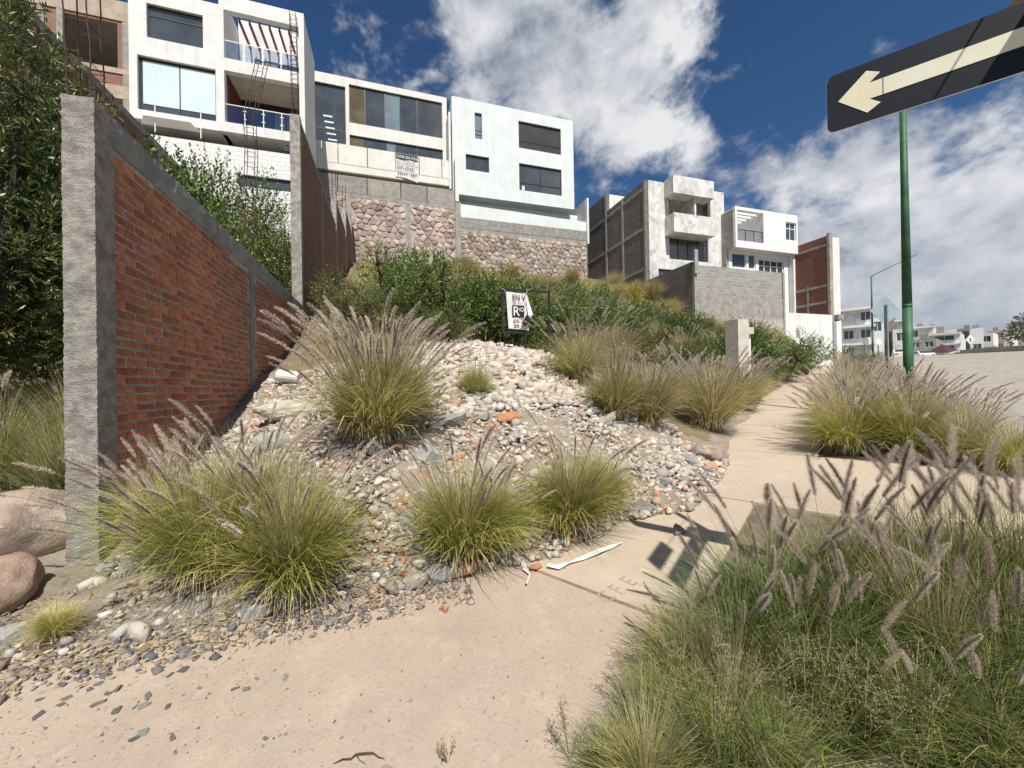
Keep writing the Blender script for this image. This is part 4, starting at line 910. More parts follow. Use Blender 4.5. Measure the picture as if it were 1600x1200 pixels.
def plume(seed, stem, lean, droop, hl=.20, hr=.026, nb=520, bw=.0016, sr=.0016, dim=1.):
    """stem with a bristly seed head; returns numpy triangles"""
    R = np.random.default_rng(seed); n = 8; V = []; T = []; col = []
    p = np.zeros(3); pts = [p]; dirs = []
    for k in range(n):
        a = lean + droop * ((k + .5) / n) ** 2; d = np.array([math.sin(a), 0, math.cos(a)]); dirs.append(d); p = p + d * stem / n; pts.append(p)
    hs = []; q = p.copy()
    for k in range(7):
        a = lean + droop * (1 + .9 * (k + .5) / 7); d = np.array([math.sin(a), 0, math.cos(a)]); hs.append((q.copy(), d)); q = q + d * hl / 6
    allp = pts
    for k in range(len(allp)):
        d = dirs[min(k, n - 1)]; b = np.array([0, 1., 0]); a_ = np.cross(b, d)
        for w in (0, 2.1, 4.2): V.append(allp[k] + (a_ * math.cos(w) + b * math.sin(w)) * sr); col.append((.30, .30, .13) if k < 6 else (.40, .34, .2))
        if k:
            for w in range(3):
                i, j = (k - 1) * 3 + w, (k - 1) * 3 + (w + 1) % 3; T += [(i, j, j + 3), (i, j + 3, i + 3)]
    # core
    b0 = len(V)
    for k, (c, d) in enumerate(hs):
        b = np.array([0, 1., 0]); a_ = np.cross(b, d); r = hr * .18 * math.sin(PI * (k + .6) / 7.4)
        for w in range(4): V.append(c + (a_ * math.cos(w * PI / 2) + b * math.sin(w * PI / 2)) * r); col.append((.36, .27, .22))
        if k:
            for w in range(4):
                i, j = b0 + (k - 1) * 4 + w, b0 + (k - 1) * 4 + (w + 1) % 4; T += [(i, j, j + 4), (i, j + 4, i + 4)]
    for i in range(nb):
        s = R.uniform(0, 5.99); k = int(s); f = s - k; c = hs[k][0] * (1 - f) + hs[k + 1][0] * f; d = hs[k][1]
        b = np.array([0, 1., 0]); a_ = np.cross(b, d); w = R.uniform(0, 2 * PI); o = a_ * math.cos(w) + b * math.sin(w)
        env = (math.sin(PI * ((s + .6) / 7.2) ** .8)) ** .75; L = hr * env * R.uniform(.65, 1.35); e = (o * .80 + d * R.uniform(.35, .95)); e /= np.linalg.norm(e)
        side = np.cross(e, d + R.normal(0, .4, 3)); side /= np.linalg.norm(side) + 1e-6
        st = c + o * hr * .12; i0 = len(V); V += [st - side * bw, st + side * bw, st + e * L]; T.append((i0, i0 + 1, i0 + 2)); g = R.uniform(.75, 1.25) * dim
        col += [(.58 * g, .47 * g, .39 * g)] * 2 + [(.95 * g, .85 * g, .73 * g)]
    return np.array(V), np.array(T), np.clip(np.array(col), 0, .9)
PM = {}
def plumeset(key, seeds, **k):
    PM[key] = []
    for s in seeds:
        V, T, c = plume(s, **{a: (b(s) if callable(b) else b) for a, b in k.items()}); PM[key].append(npmesh('plume', V, T, 'plume', c, data=True))
rs = lambda a, b: (lambda s: a + (b - a) * ((s * .6180339) % 1))
plumeset('near', range(8), stem=rs(.66, .98), lean=rs(.0, .06), droop=rs(.05, .45), hl=rs(.21, .30), hr=rs(.027, .034), nb=1100, bw=.0008, sr=.0014, dim=.80)
plumeset('mid', range(20, 28), stem=rs(.60, 1.05), lean=rs(.0, .06), droop=rs(.05, .45), hl=rs(.16, .24), hr=rs(.019, .026), nb=340, bw=.0018, sr=.0018)
plumeset('far', range(40, 46), stem=rs(.6, 1.05), lean=rs(.0, .06), droop=rs(.05, .35), hl=rs(.16, .22), hr=rs(.022, .026), nb=110, bw=.0045, sr=.003)
GRN = [(.22, .31, .03), (.30, .38, .05), (.38, .42, .08), (.15, .22, .035), (.52, .48, .16)]
YEL = [(.50, .46, .10), (.40, .43, .07), (.66, .56, .22), (.56, .48, .17), (.28, .33, .05)]
TAN = [(.52, .43, .24), (.60, .51, .30), (.43, .34, .19), (.34, .32, .14), (.66, .57, .37)]
DGR = [(.075, .12, .035), (.11, .17, .05), (.16, .22, .07), (.24, .28, .10), (.07, .10, .035), (.42, .42, .20)]
BL = {}
def bset(key, n, k, *a, **kw): BL[key] = [npmesh('blades', V, Q, 'grass', np.clip(c, 0, .9), data=True) for V, Q, c in (blades(n, *a[:2], s + hash_(key), *a[2:], **kw) for s in range(k))]
def hash_(s): return sum(map(ord, s)) * 10
bset('green', 1500, 5, .92, 1.0, GRN, YEL + TAN[:2], w=.0044)
bset('yellow', 1600, 5, .92, 1.0, YEL + GRN[1:4], TAN + YEL[:1], w=.0048)
bset('deep', 1050, 6, .98, .62, DGR, DGR[2:] + GRN[:2] + TAN[:1], w=.0036, seg=5, r0=.14)
bset('golden', 1900, 3, .95, .7, TAN + YEL[:2], TAN, w=.0048)
bset('olive', 1700, 3, .88, .9, GRN + YEL, TAN, w=.0055)
bset('stalks', 420, 3, 1.08, .3, TAN, TAN, w=.0018, up=.25)
bset('thatch', 420, 3, .5, 2.2, [(.45, .38, .25), (.36, .29, .18), (.5, .45, .33)], TAN, w=.003, r0=.13)
nG = 0
def clump(x, y, z, size, kind, npl, pset, label, group=None, lean=1.0, joined=False, name='fountain_grass', stalk=True, spread=(.03, .72), bias=None, zs=1):
    """one tussock: blades (one part, past counting) and its plumes"""
    global nG; nG += 1; random.seed(nG * 13 + 5)
    t_ = thing(name, label, 'grass tussock', (x, y, z), group); rz = random.uniform(0, 6.3)
    b = link('blades', random.choice(BL[kind]), t_); b.scale = (size * random.uniform(.85, 1.1), size * random.uniform(.85, 1.1), size * zs * random.uniform(.92, 1.1)); b.rotation_euler = (random.uniform(-.1, .1), random.uniform(-.1, .1), rz); b['kind'] = 'stuff'
    if size > .6: b = link('dead_thatch', random.choice(BL['thatch']), t_); b.scale = (size,) * 3; b.rotation_euler = (0, 0, rz + 1); b['kind'] = 'stuff'
    if stalk: b = link('dry_stems', random.choice(BL['stalks']), t_); b.scale = (size * .9, size * .9, size * 1.02); b.rotation_euler = (0, 0, rz); b['kind'] = 'stuff'
    if joined:
        VS, TS, CS = [], [], []; off = 0
    for k in range(int(npl * 1.7) if pset != 'near' else npl):
        az = random.uniform(0, 2 * PI) if bias is None or random.random() > .6 else random.gauss(bias, .5); tl = (random.uniform(*spread)) * lean; me = random.choice(PM[pset]); s = size * random.uniform(.85, 1.22)
        Mx = Matrix.Rotation(az, 4, 'Z') @ Matrix.Rotation(tl * .95, 4, 'Y') @ Matrix.Rotation(random.uniform(-.5, .5), 4, 'Z')
        Mx = Matrix.Translation((math.cos(az) * .05 * size, math.sin(az) * .05 * size, 0)) @ Mx @ Matrix.Diagonal((s, s, s * 1.0, 1))
        if joined:
            if me.name not in PC: 
                v = np.zeros(len(me.vertices) * 3, np.float32); me.vertices.foreach_get('co', v); f = np.zeros(len(me.loops), np.int32); me.loops.foreach_get('vertex_index', f); c = np.zeros(len(me.vertices) * 4, np.float32); me.attributes['Col'].data.foreach_get('color', c); PC[me.name] = (v.reshape(-1, 3), f.reshape(-1, 3), c.reshape(-1, 4)[:, :3])
            v, f, c = PC[me.name]; A = np.array(Mx); VS.append(v @ A[:3, :3].T + A[:3, 3]); TS.append(f + off); off += len(v); CS.append(c)
        else:
            o = link('plume', me, t_); o.matrix_local = Mx
    if joined and npl:
        o = npmesh('plumes', np.concatenate(VS), np.concatenate(TS), 'plume', np.concatenate(CS), parent=t_); o['kind'] = 'stuff'
    return t_
PC = {}
def cl(u, v, *a, dz=0, **k):
    p = gpt(u, v); return clump(p[0], p[1], (HT(p[0], p[1]) if pB(p[0], p[1]) > 0 else G(p[0], p[1])) + dz, *a, **k)
# middle ground, on the rubble mound
cl(325, 905, .96, 'green', 34, 'mid', 'broad fountain grass with drooping mauve plumes right beside the concrete end column', bias=PI, lean=1.15)
cl(272, 862, .9, 'green', 16, 'mid', 'smaller fountain grass half behind the broad one against the brick wall foot', bias=PI, lean=1.2)
cl(455, 925, .95, 'green', 26, 'mid', 'fountain grass with green base second from the concrete end column', lean=.9)
cl(395, 850, .95, 'yellow', 22, 'mid', 'straw coloured fountain grass behind the two left tussocks on the mound', lean=.9)
cl(720, 880, .92, 'green', 20, 'mid', 'fountain grass at the centre of the mound edge above the rounded cream stone', lean=.9)
cl(775, 862, .7, 'green', 9, 'mid', 'small fountain grass leaning against the right of the central one', lean=.9)
cl(893, 832, .86, 'green', 16, 'mid', 'fountain grass at the mound edge just above the white plastic strip', lean=.8)
cl(940, 800, .68, 'yellow', 9, 'mid', 'small yellowish fountain grass right of the one above the plastic strip', lean=.8)
cl(585, 690, 1.3, 'yellow', 60, 'mid', 'largest round fountain grass high on the mound beside the white tin', lean=1.0)
cl(600, 672, 1.22, 'yellow', 46, 'mid', 'tall plumed fountain grass merging with the back of the largest round one', lean=.85)
cl(742, 620, .55, 'yellow', 7, 'mid', 'little upright fountain grass alone on the pale cobble pile', lean=.4)
cl(1110, 672, 1.28, 'golden', 42, 'far', 'golden fountain grass beside the grey meter pillar', joined=True, lean=.8)
cl(1160, 640, 1.15, 'golden', 26, 'far', 'golden fountain grass right at the foot of the meter pillar', joined=True, lean=.8)
cl(1010, 668, 1.05, 'olive', 30, 'far', 'yellow-green fountain grass above the dark slate lump', joined=True, lean=.8)
cl(960, 655, 1.0, 'olive', 24, 'far', 'yellow-green fountain grass bordering the right of the cobble pile', joined=True, lean=.8)
cl(1060, 640, 1.15, 'golden', 34, 'far', 'golden fountain grass behind the two nearest the meter pillar', joined=True, lean=.8)
cl(905, 600, 1.1, 'olive', 26, 'far', 'greenish fountain grass right of the for-sale sign at the cobble pile top', joined=True, lean=.8)
for k in range(26):
    x = random.uniform(4.5, 15); y = random.uniform(8.0, 16.5); b = pB(x, y)
    if b < .6 or x - 3 < (y - 8) * .3: continue
    clump(x, y, HT(x, y) - .03, random.uniform(1.1, 1.5), random.choice(['golden', 'olive', 'olive']), 18, 'far', 'purplish-tan fountain grass on the slope between the sale sign and the meter pillar', 'fountain grasses crowding the slope right of the sale sign', joined=True, lean=.8)
for k in range(60):
    x = random.uniform(2, 24); y = random.uniform(14, 29); b = pB(x, y)
    if b < .6 or x > 18 and y > 19 or y > 30: continue
    clump(x, y, HT(x, y) - .05, random.uniform(1.2, 1.7), random.choice(['golden', 'olive', 'olive']), 0, 'far', 'dry straw grass tuft high on the hillside below the stone walls', 'dry tufts high on the hillside', joined=True, stalk=False, name='dry_grass_tuft')
V = []; R_ = np.random.default_rng(12); CC = []
while len(V) < 26000:
    x = R_.uniform(-9, 26); y = R_.uniform(8.5, 31)
    if pB(x, y) < .4 or (x < -2 and x > -2.9) or (x > 18.6 and y > 20) or (x < 4.6 and y < 9.2 and x > -2.4): continue
    z = HT(x, y); kx = R_.uniform(.12, .42); a = R_.uniform(0, 6.3); w = .006 + .0006 * y; l = R_.uniform(-.18, .18, 2); cc = np.array(random.choice(TAN + YEL + GRN[:2])) * R_.uniform(.6, 1.1)
    dx, dy = math.cos(a) * w, math.sin(a) * w; V.append([(x - dx, y - dy, z - .02), (x + dx, y + dy, z - .02), (x + l[0] + dx * .2, y + l[1] + dy * .2, z + kx), (x + l[0] - dx * .2, y + l[1] - dy * .2, z + kx)]); CC.append(cc)
o = npmesh('dry_hillside_grass', np.array(V).reshape(-1, 3), np.arange(4 * len(V)).reshape(-1, 4), 'grassdry', np.repeat(np.array(CC), 4, 0)); o['kind'] = 'stuff'
# strip beyond the pillar
for d, p, s in [(13.0, 2.25, .9), (14.2, 2.4, .95), (15.6, 2.3, .95), (17, 2.5, 1), (18.5, 2.35, 1.05), (20, 2.5, 1.1), (22, 2.6, 1.2), (24.5, 2.5, 1.2), (27, 2.7, 1.2)]:
    x, y, z = DP(d, p); clump(x, y, z - .02, s, 'olive' if d < 20 else 'golden', 16, 'far', 'yellow-green fountain grass along the pavement beyond the meter pillar', 'fountain grasses lining the pavement beyond the meter pillar', joined=True, lean=.7)
# strip between pavement and road, from its near edge to the lamp post
S = [(7.3, -.0, .98), (7.3, -.6, .95), (7.15, -1.05, .72), (6.8, -1.38, .62), (7.9, -.1, 1.0), (8.0, -.7, .95), (8.7, .0, 1.0), (8.8, -.55, .95), (9.6, -.1, 1.0), (9.7, -.8, .88), (8.6, -1.15, .75), (7.9, -1.25, .7)]
for k, (d, p, s) in enumerate(S):
    x, y, z = DP(d, p); clump(x, y, z - .02, s, 'green' if k in (0, 1, 4) else 'olive' if k > 4 else 'yellow', 30 if k < 6 else 24, 'mid' if k < 6 else 'far',
        'fountain grass in the strip before the green pole, ' + ['front row nearest the pavement', 'front row centre', 'front row right of centre', 'front row rightmost beside the road', 'second row leftmost', 'second row right', 'third row left', 'third row right', 'hiding the left of the pole foot', 'hiding the right of the pole foot', 'third row beside the kerb', 'second row beside the kerb'][k], 'fountain grasses in the strip at the foot of the green pole', joined=k >= 6, lean=.85, bias=None)
d = 10.6
while d < 34:
    for p in (-.1, -.75, -1.2):
        x, y, z = DP(d + random.uniform(-.3, .3), p + random.uniform(-.12, .12)); clump(x, y, z - .02, random.uniform(.85, 1.0) if p > -.3 else random.uniform(.55, .72), 'olive' if random.random() < .5 else 'golden', 12, 'far', 'tan fountain grass in the strip between pavement and road beyond the green pole', 'fountain grasses in the strip beyond the green pole', joined=True, lean=.8)
    d += 1.0 if d < 20 else 1.9
# foreground tussocks in the strip at lower right
FG = [(1205, 1015, .74, 15), (1300, 1000, .78, 16), (1400, 990, .80, 16), (1500, 980, .82, 18), (1600, 1000, .82, 16), (1150, 1075, .62, 9), (1250, 1090, .62, 8), (1350, 1080, .64, 9), (1470, 1085, .66, 9), (1585, 1110, .68, 10), (1700, 1030, .85, 12), (1300, 1175, .46, 3), (1440, 1190, .48, 4), (1560, 1200, .55, 8)]
for k, (u, v, s, n) in enumerate(FG):
    cl(u, v, s, 'deep', n, 'near', 'deep green foreground fountain grass, ' + (['back row, ' + w for w in ('leftmost', 'second from the left', 'third from the left', 'fourth from the left', 'fifth from the left')] + ['middle row, ' + w for w in ('leftmost', 'second from the left', 'third from the left', 'fourth from the left', 'fifth from the left')] + ['cut by the right edge of the picture', 'front row, leftmost', 'front row, second from the left', 'front row at the lower right corner'])[k], 'foreground fountain grasses at the lower right', lean=.38, dz=-.02, stalk=k in (3, 8), zs=.86)
for k, (u, v, s) in enumerate([(1075, 1060, .42), (1085, 1120, .42), (1020, 1150, .34), (1150, 1160, .42), (960, 1215, .26), (1050, 1200, .36), (1010, 1250, .36), (1120, 1235, .42), (1210, 1240, .42)]):
    cl(u, v, s, 'deep' if k % 3 else 'yellow', 3 if k < 2 else 0, 'near', 'low grass tuft fringing the foreground strip, ' + ['beside the sign shadow', 'beneath the one by the sign shadow', 'at the middle of the slab side', 'set back in the strip', 'lowest left, by the pavement', 'second from the left at the bottom', 'cut by the bottom edge', 'cut by the bottom edge, second', 'cut by the bottom edge, third'][k], 'low yellowish tufts fringing the foreground strip', lean=.7, dz=-.02, name='grass_tuft', zs=.8, stalk=k % 3 == 0)
# weeds with tiny seed sprays
def spray(u, v, h, seed, label, grp=None):
    R = random.Random(seed); p = gpt(u, v); t_ = thing('seeding_weed', label, 'weed', tuple(p), grp); mb = MB(); lf = MB()
    for s in range(6):
        a = R.uniform(0, 6.3); l = R.uniform(.1, .5); pts = [Vector(p) + Vector((math.cos(a) * l * k / 5 * h, math.sin(a) * l * k / 5 * h, h * (k / 5) * R.uniform(.9, 1))) for k in range(6)]
        mb.tube(pts, .0012, 3)
        for k in range(22):
            q = pts[5 - (k % 3)].lerp(pts[4 - (k % 3)], R.random()); dd = Vector((R.uniform(-1, 1), R.uniform(-1, 1), R.uniform(-.2, 1))).normalized(); e = q + dd * h * R.uniform(.04, .14)
            mb.tube([q, e], .0005, 3, False); lf.box(e.x - .0012, e.x + .0012, e.y - .0012, e.y + .0012, e.z - .003, e.z + .003)
    mb.build('stems', 'drystem', t_)['kind'] = 'stuff'; lf.build('seeds', 'seed', t_)['kind'] = 'stuff'
MT['drystem'] = M('dry_stem', (.24, .22, .10), None, rough=.7); MT['seed'] = M('seed_grain', (.32, .27, .18), None, rough=.8, rnd=.2)
for k, (u, v, h) in enumerate([(890, 1190, .26), (1000, 1180, .35), (1120, 1200, .38), (1060, 1120, .34), (1260, 1190, .45), (1350, 1200, .42), (1150, 1140, .42), (1230, 1080, .4), (985, 1100, .22), (1420, 1220, .45), (700, 1195, .10)]):
    spray(u, v, h, k, 'seeding weed with tiny pale sprays, ' + ['standing alone left of the grass', 'bottom left inside the grass', 'bottom centre-left', 'left side of the grass', 'bottom centre', 'bottom right of centre', 'left of centre', 'middle of the grass', 'upper left by the slab', 'bottom right', ''][k] if k < 10 else 'tiny green sprig growing from the pavement at the bottom edge', 'seeding weeds in the foreground grass' if k < 10 else None)
# grass under the leafy tree at the left
for k, (x, y, s) in enumerate([(-3.3, 5.3, 1.0), (-4.1, 5.6, 1.1), (-3.7, 6.2, 1.2), (-5.0, 6.0, 1.2), (-3.1, 6.0, 1.0)]):
    clump(x, y, HT(x, y), s, 'deep', 3, 'mid', 'drooping dark green grass under the leafy tree left of the end column', 'drooping grasses under the leafy tree', lean=1)
cl(85, 1000, .28, 'yellow', 0, 'mid', 'tiny straw coloured tuft among gravel below the reddish boulder', stalk=False, name='grass_tuft')

# ------------------------------------------------------------------ leafy shrubs
def leafcloud(n, lumps, L, Wd, seed, pal, per=14, tw=.28, upb=.5):
    R = np.random.default_rng(seed); T = n // per; w = np.array([l[3] ** 2 for l in lumps]); li = R.choice(len(lumps), T, p=w / w.sum()); lm = np.array(lumps, float)[li]
    d = R.normal(size=(T, 3)); d /= np.linalg.norm(d, axis=1)[:, None]; rr = R.uniform(.45, 1.0, T) ** .5
    P = lm[:, :3] + d * (lm[:, 3] * rr)[:, None] * (1, 1, .85); D_ = d + np.array((0, 0, upb)) + R.normal(0, .35, (T, 3)); D_ /= np.linalg.norm(D_, axis=1)[:, None]
    s = np.tile(np.linspace(0, 1, per), T); ti = np.repeat(np.arange(T), per); B = P[ti] + D_[ti] * (s * tw)[:, None] * R.uniform(.6, 1.3, T)[ti][:, None]
    o = R.normal(size=(len(ti), 3)); o -= D_[ti] * (o * D_[ti]).sum(1)[:, None]; o /= np.linalg.norm(o, axis=1)[:, None]; ax = o * .8 + D_[ti] * .8 + R.normal(0, .15, o.shape); ax /= np.linalg.norm(ax, axis=1)[:, None]
    sd = np.cross(ax, R.normal(size=o.shape)); sd /= np.linalg.norm(sd, axis=1)[:, None]; l = L * R.uniform(.6, 1.25, len(ti))[:, None]; ww = Wd * R.uniform(.7, 1.2, len(ti))[:, None]
    q = np.stack([B, B + ax * l * .45 + sd * ww, B + ax * l, B + ax * l * .45 - sd * ww], 1).reshape(-1, 3)
    tcol = np.array(pal)[R.integers(len(pal), size=T)] * R.uniform(.7, 1.3, T)[:, None]; c = tcol[ti] * R.uniform(.75, 1.25, len(ti))[:, None]
    return q, np.arange(len(q)).reshape(-1, 4), np.repeat(np.clip(c, 0, .9), 4, 0), P, D_
SG = [(.09, .15, .025), (.13, .21, .035), (.055, .09, .02), (.18, .26, .05)]
SO = [(.13, .14, .04), (.17, .17, .055), (.09, .11, .033), (.23, .18, .08)]
def lump(seed, n, rx, rz, r):
    R = random.Random(seed); return [(R.uniform(-rx, rx), R.uniform(-rx, rx), R.uniform(.25, 1) * rz, R.uniform(.6, 1) * r) for _ in range(n)]
SH = {}
def shrubset(key, k, n, rx, rz, r, L, Wd, pal, **kw):
    SH[key] = []
    for s in range(k):
        lm = lump(s + hash_(key), 11, rx, rz, r); q, Fq, c, P, D_ = leafcloud(n, lm, L, Wd, s, pal, **kw); me = npmesh('foliage', q, Fq, 'leaf', c, data=True)
        mb = MB(); R = random.Random(s)
        for l in lm:
            e = Vector(l[:3]); mid = e * .5 + Vector((R.uniform(-.1, .1), R.uniform(-.1, .1), .1 * rz)); mb.tube([(0, 0, -.2), mid, e], [.05 * rz, .03 * rz, .012 * rz], 6)
        for i in range(0, len(P), max(1, len(P) // 160)): j = min(range(len(lm)), key=lambda a: (Vector(lm[a][:3]) - Vector(P[i])).length); mb.tube([lm[j][:3], P[i], P[i] + D_[i] * .25], [.012, .007, .003], 3)
        SH[key].append((me, mb.build('branches', 'bark', None, data=True)))
shrubset('round', 3, 15000, .75, 1.25, .52, .052, .013, SG)
shrubset('olive', 2, 12000, .8, 1.1, .5, .055, .012, SO + SG[:2], tw=.34, upb=.9)
shrubset('upright', 3, 13000, .6, 1.7, .45, .065, .014, SG + [(.12, .15, .05)], tw=.42, upb=1.3)
def shrub(x, y, s, key, label, group=None, z=None, sz=1, name='shrub', cat='shrub'):
    random.seed(int(x * 100 + y * 37)); t_ = thing(name, label, cat, (x, y, (HT(x, y) if z is None else z)), group); f, b = random.choice(SH[key]); a = random.uniform(0, 6.3)
    for nm, me in (('crown', f), ('trunk', b)): o = link(nm, me, t_); o.scale = (s, s, s * sz); o.rotation_euler = (0, 0, a)
    return t_
g1 = 'leafy shrubs behind the near brick wall'
for k, (x, y, s, sz) in enumerate([(-4.7, 10.2, 1.5, 1.3), (-4.7, 12.4, 1.5, 1.2), (-6.3, 11.4, 1.9, 1.2), (-4.3, 14.2, 1.3, 1.1), (-5.4, 15.6, 1.6, 1.15), (-6.6, 14.4, 2.0, 1.2), (-4.4, 17.5, 1.35, 1.1), (-6.2, 18.2, 1.9, 1.1), (-4.9, 20.0, 1.6, 1.0), (-7.8, 16.8, 2.0, 1.2), (-4.5, 8.3, 1.25, 1.35), (-6.9, 12.6, 2.0, 1.2)]):
    shrub(x, y, s, 'upright' if k % 4 else 'olive', 'upright green shrub behind the near brick wall, ' + ['second from its middle column', 'overtopping the cap before the pale column', 'tall and set back', 'close to the tall pale column', 'behind the one by the pale column', 'in the tall back row, left', 'just before the tall pale column', 'back row, centre', 'in front of the white block wall', 'back row, farthest left', 'nearest the end column', 'back row nearest the tree'][k], g1, sz=sz)
for (u, v, z, s, key, lab, sz) in [(575, 490, 10.5, .95, 'olive', 'open olive shrub in front of the stepped wall above the largest grass', .9), (612, 455, 13.5, 1.2, 'round', 'dense green shrub rising against the pink stone wall', 1.05),
        (560, 470, 12.5, 1.0, 'olive', 'brownish thin shrub in the shade of the stepped wall', .8), (655, 490, 11, .9, 'olive', 'pale olive shrub between the dense shrub and the sale sign', .8),
        (705, 480, 10.5, 1.3, 'round', 'broad bright green shrub left of the for-sale sign', .95), (755, 500, 10.2, 1.15, 'round', 'dark green shrub close behind the left side of the sale sign', .95), (800, 505, 10.9, 1.2, 'round', 'green shrub directly behind the for-sale sign', .9),
        (850, 510, 10.8, 1.1, 'round', 'olive shrub behind the right half of the sale sign frame', .9), (900, 500, 12, 1.3, 'round', 'rounded dark shrub right of the sale sign under the tan stone wall', .85), (950, 500, 13, 1.2, 'round', 'dark shrub second right of the sale sign on the slope', .7),
        (1000, 520, 13.5, 1.2, 'olive', 'low olive shrub mid slope below the block house', .6), (1050, 540, 13, 1.1, 'olive', 'low reddish-green shrub left of the meter pillar', .6), (1110, 530, 15, 1.2, 'round', 'dark shrub mid slope below the block enclosure wall', .7),
        (1175, 540, 15.0, 1.35, 'round', 'dark green shrub right behind the grey meter pillar', 1.0), (1222, 550, 17.5, 1.35, 'round', 'dark green shrub before the white garden wall, right of the pillar', .95), (1150, 520, 17.5, 1.2, 'round', 'dark shrub just left of the pillar top beneath the enclosure wall', 1.0),
        (1255, 565, 21, 1.0, 'olive', 'brownish shrub at the right end of the white garden wall', .9), (700, 545, 8.9, .7, 'olive', 'thin shaded shrub at the top left of the cobble pile', .7), (880, 545, 8.9, .7, 'olive', 'low brown shrub right of the sale sign post', .7)]:
    p = PZ(u, v, z); shrub(p[0], p[1], s, key, lab, sz=sz)
for k, (u, v, z, s) in enumerate([(930, 470, 19, 1.5), (965, 490, 16, 1.3), (1010, 490, 19, 1.4), (1060, 510, 18, 1.3), (880, 460, 21, 1.5), (1090, 545, 12.5, .9)]):
    p = PZ(u, v, z); shrub(p[0], p[1], s, 'round', 'dark green rounded shrub on the slope, ' + ['under the right end of the tan stone wall', 'right of the sale sign midway to the pillar', 'below the bare block side wall', 'just left of the block enclosure wall foot', 'highest below the tan stone wall', 'nearest the left of the meter pillar'][k], sz=.75)
p = PZ(988, 450, 24); YB = [(.42, .36, .04), (.35, .33, .05), (.2, .22, .04)]
q, Fq, c, P, D_ = leafcloud(5000, lump(3, 7, .5, 1.2, .4), .06, .016, 3, YB); t_ = thing('shrub', 'yellow flowering bush beside the base of the bare block wall', 'shrub', (p[0], p[1], HT(p[0], p[1])))
npmesh('crown', q, Fq, 'leaf', c, parent=t_)
# leafy tree at the left edge
LT = [(.08, .14, .03), (.11, .17, .045), (.05, .085, .022), (.18, .24, .07), (.09, .15, .035), (.30, .30, .08)]
tb = np.array((-4.35, 5.9, HT(-4.35, 5.9))); lm = []
for u_, v_, z_, r_ in [(-10, 70, 4.9, .62), (35, 150, 5.0, .62), (10, 260, 4.9, .7), (50, 330, 5.2, .62), (10, 400, 4.8, .68), (60, 470, 5.4, .55), (0, 520, 5.0, .62), (-90, 200, 5, .9), (-100, 420, 5, .9), (70, 240, 5.9, .75), (60, 400, 6.0, .75), (20, 560, 5.8, .6), (-60, 560, 5.2, .6)]: q = PZ(u_, v_, z_) - tb; lm.append((q[0], q[1], q[2], r_))
q, Fq, c, P, D_ = leafcloud(56000, lm, .10, .011, 77, LT, per=16, tw=.30, upb=.7)
t_ = thing('willow_leaved_tree', 'dense narrow-leaved tree filling the left edge beside the end column', 'tree', (-4.35, 5.9, HT(-4.35, 5.9)))
npmesh('crown', q, Fq, 'leaf', c, parent=t_)
mb = MB(); mb.tube([(0, 0, -.2), (.05, 0, .8), (-.1, -.1, 1.8), (-.3, 0, 3.2), (-.5, 0, 4.6)], [.13, .11, .09, .06, .02], 8)
for l in lm: mb.tube([(-.1, -.05, 1.5), (l[0] * .6, l[1] * .6, (1.5 + l[2]) / 2), l[:3]], [.06, .035, .012], 6)
for i in range(0, len(P), 8): j = min(range(len(lm)), key=lambda a: (Vector(lm[a][:3]) - Vector(P[i])).length); mb.tube([lm[j][:3], P[i], P[i] + D_[i] * .3], [.012, .007, .003], 3)
o = link('trunk', mb.build('trunk', 'bark', None, data=True), t_)

# ------------------------------------------------------------------ one-way arrow sign, its post and the street plates
sd_ = Vector((.575, -.818, 0)).normalized(); up = Vector((0, 0, 1)); fn = sd_.cross(up)          # fn: face normal, towards the viewer's side
if fn.dot(Vector(EYE) - Vector((2.5, 1.2, 3))) < 0: fn = -fn
L0 = Vector(PZ(1291, 122, 1.8)); ZT = L0.z; L0.z = 0; HS = .262; LEN = 1.08
def sp3(s, h, o=0): q = L0 + sd_ * s + fn * o; return Vector((q.x, q.y, ZT - HS + h))
t_ = thing('one_way_sign', 'black one-way sign with a cream arrow pointing left on a street post', 'sign', tuple(sp3(.45, 0)))
def rrect(a, b, c, d, r, n=5):
    pts = []
    for cx, cy, w0 in ((b - r, c + r, -PI / 2), (b - r, d - r, 0), (a + r, d - r, PI / 2), (a + r, c + r, PI)): pts += [(cx + r * math.cos(w0 + PI / 2 * k / n), cy + r * math.sin(w0 + PI / 2 * k / n)) for k in range(n + 1)]
    return pts
MB().prism([sp3(s, h, -.003) for s, h in rrect(0, LEN, 0, HS, .03)], -fn * .006).build('plate', 'signedge', t_)
MB().prism([sp3(s, h, 0) for s, h in rrect(.001, LEN - .001, .001, HS - .001, .03)], -fn * .002).build('face', 'signblack', t_)
hm = HS / 2
arrow = [(a_ * .888, hm + b_ * .888) for a_, b_ in [(.045, 0), (.155, .105), (.205, .075), (.165, .040), (1.15, .040), (1.15, -.040), (.165, -.040), (.205, -.075), (.155, -.105)]]
MB().prism([sp3(s, h, .002) for s, h in arrow], -fn * .001).build('arrow', 'signcream', t_)
MB().prism([sp3(s, h, .0026) for s, h in [(.188, hm - .035), (.192, hm - .035), (.192, hm + .035), (.188, hm + .035)]], -fn * .0003).build('seam', 'dark_concrete', t_)
pb = sp3(.73, 0, -.055); base = (pb.x, pb.y, G(pb.x, pb.y))
ps = thing('sign_post', 'galvanised street sign post carrying the arrow sign above the frame corner', 'post', base)
MB().tube([(pb.x, pb.y, base[2] - .2), (pb.x, pb.y, 3.62)], .03, 10).build('pole', 'galv', ps)
MB().tube([(pb.x, pb.y, 3.62), (pb.x, pb.y, 3.66)], [.034, .01], 10).build('cap', 'galv', ps)
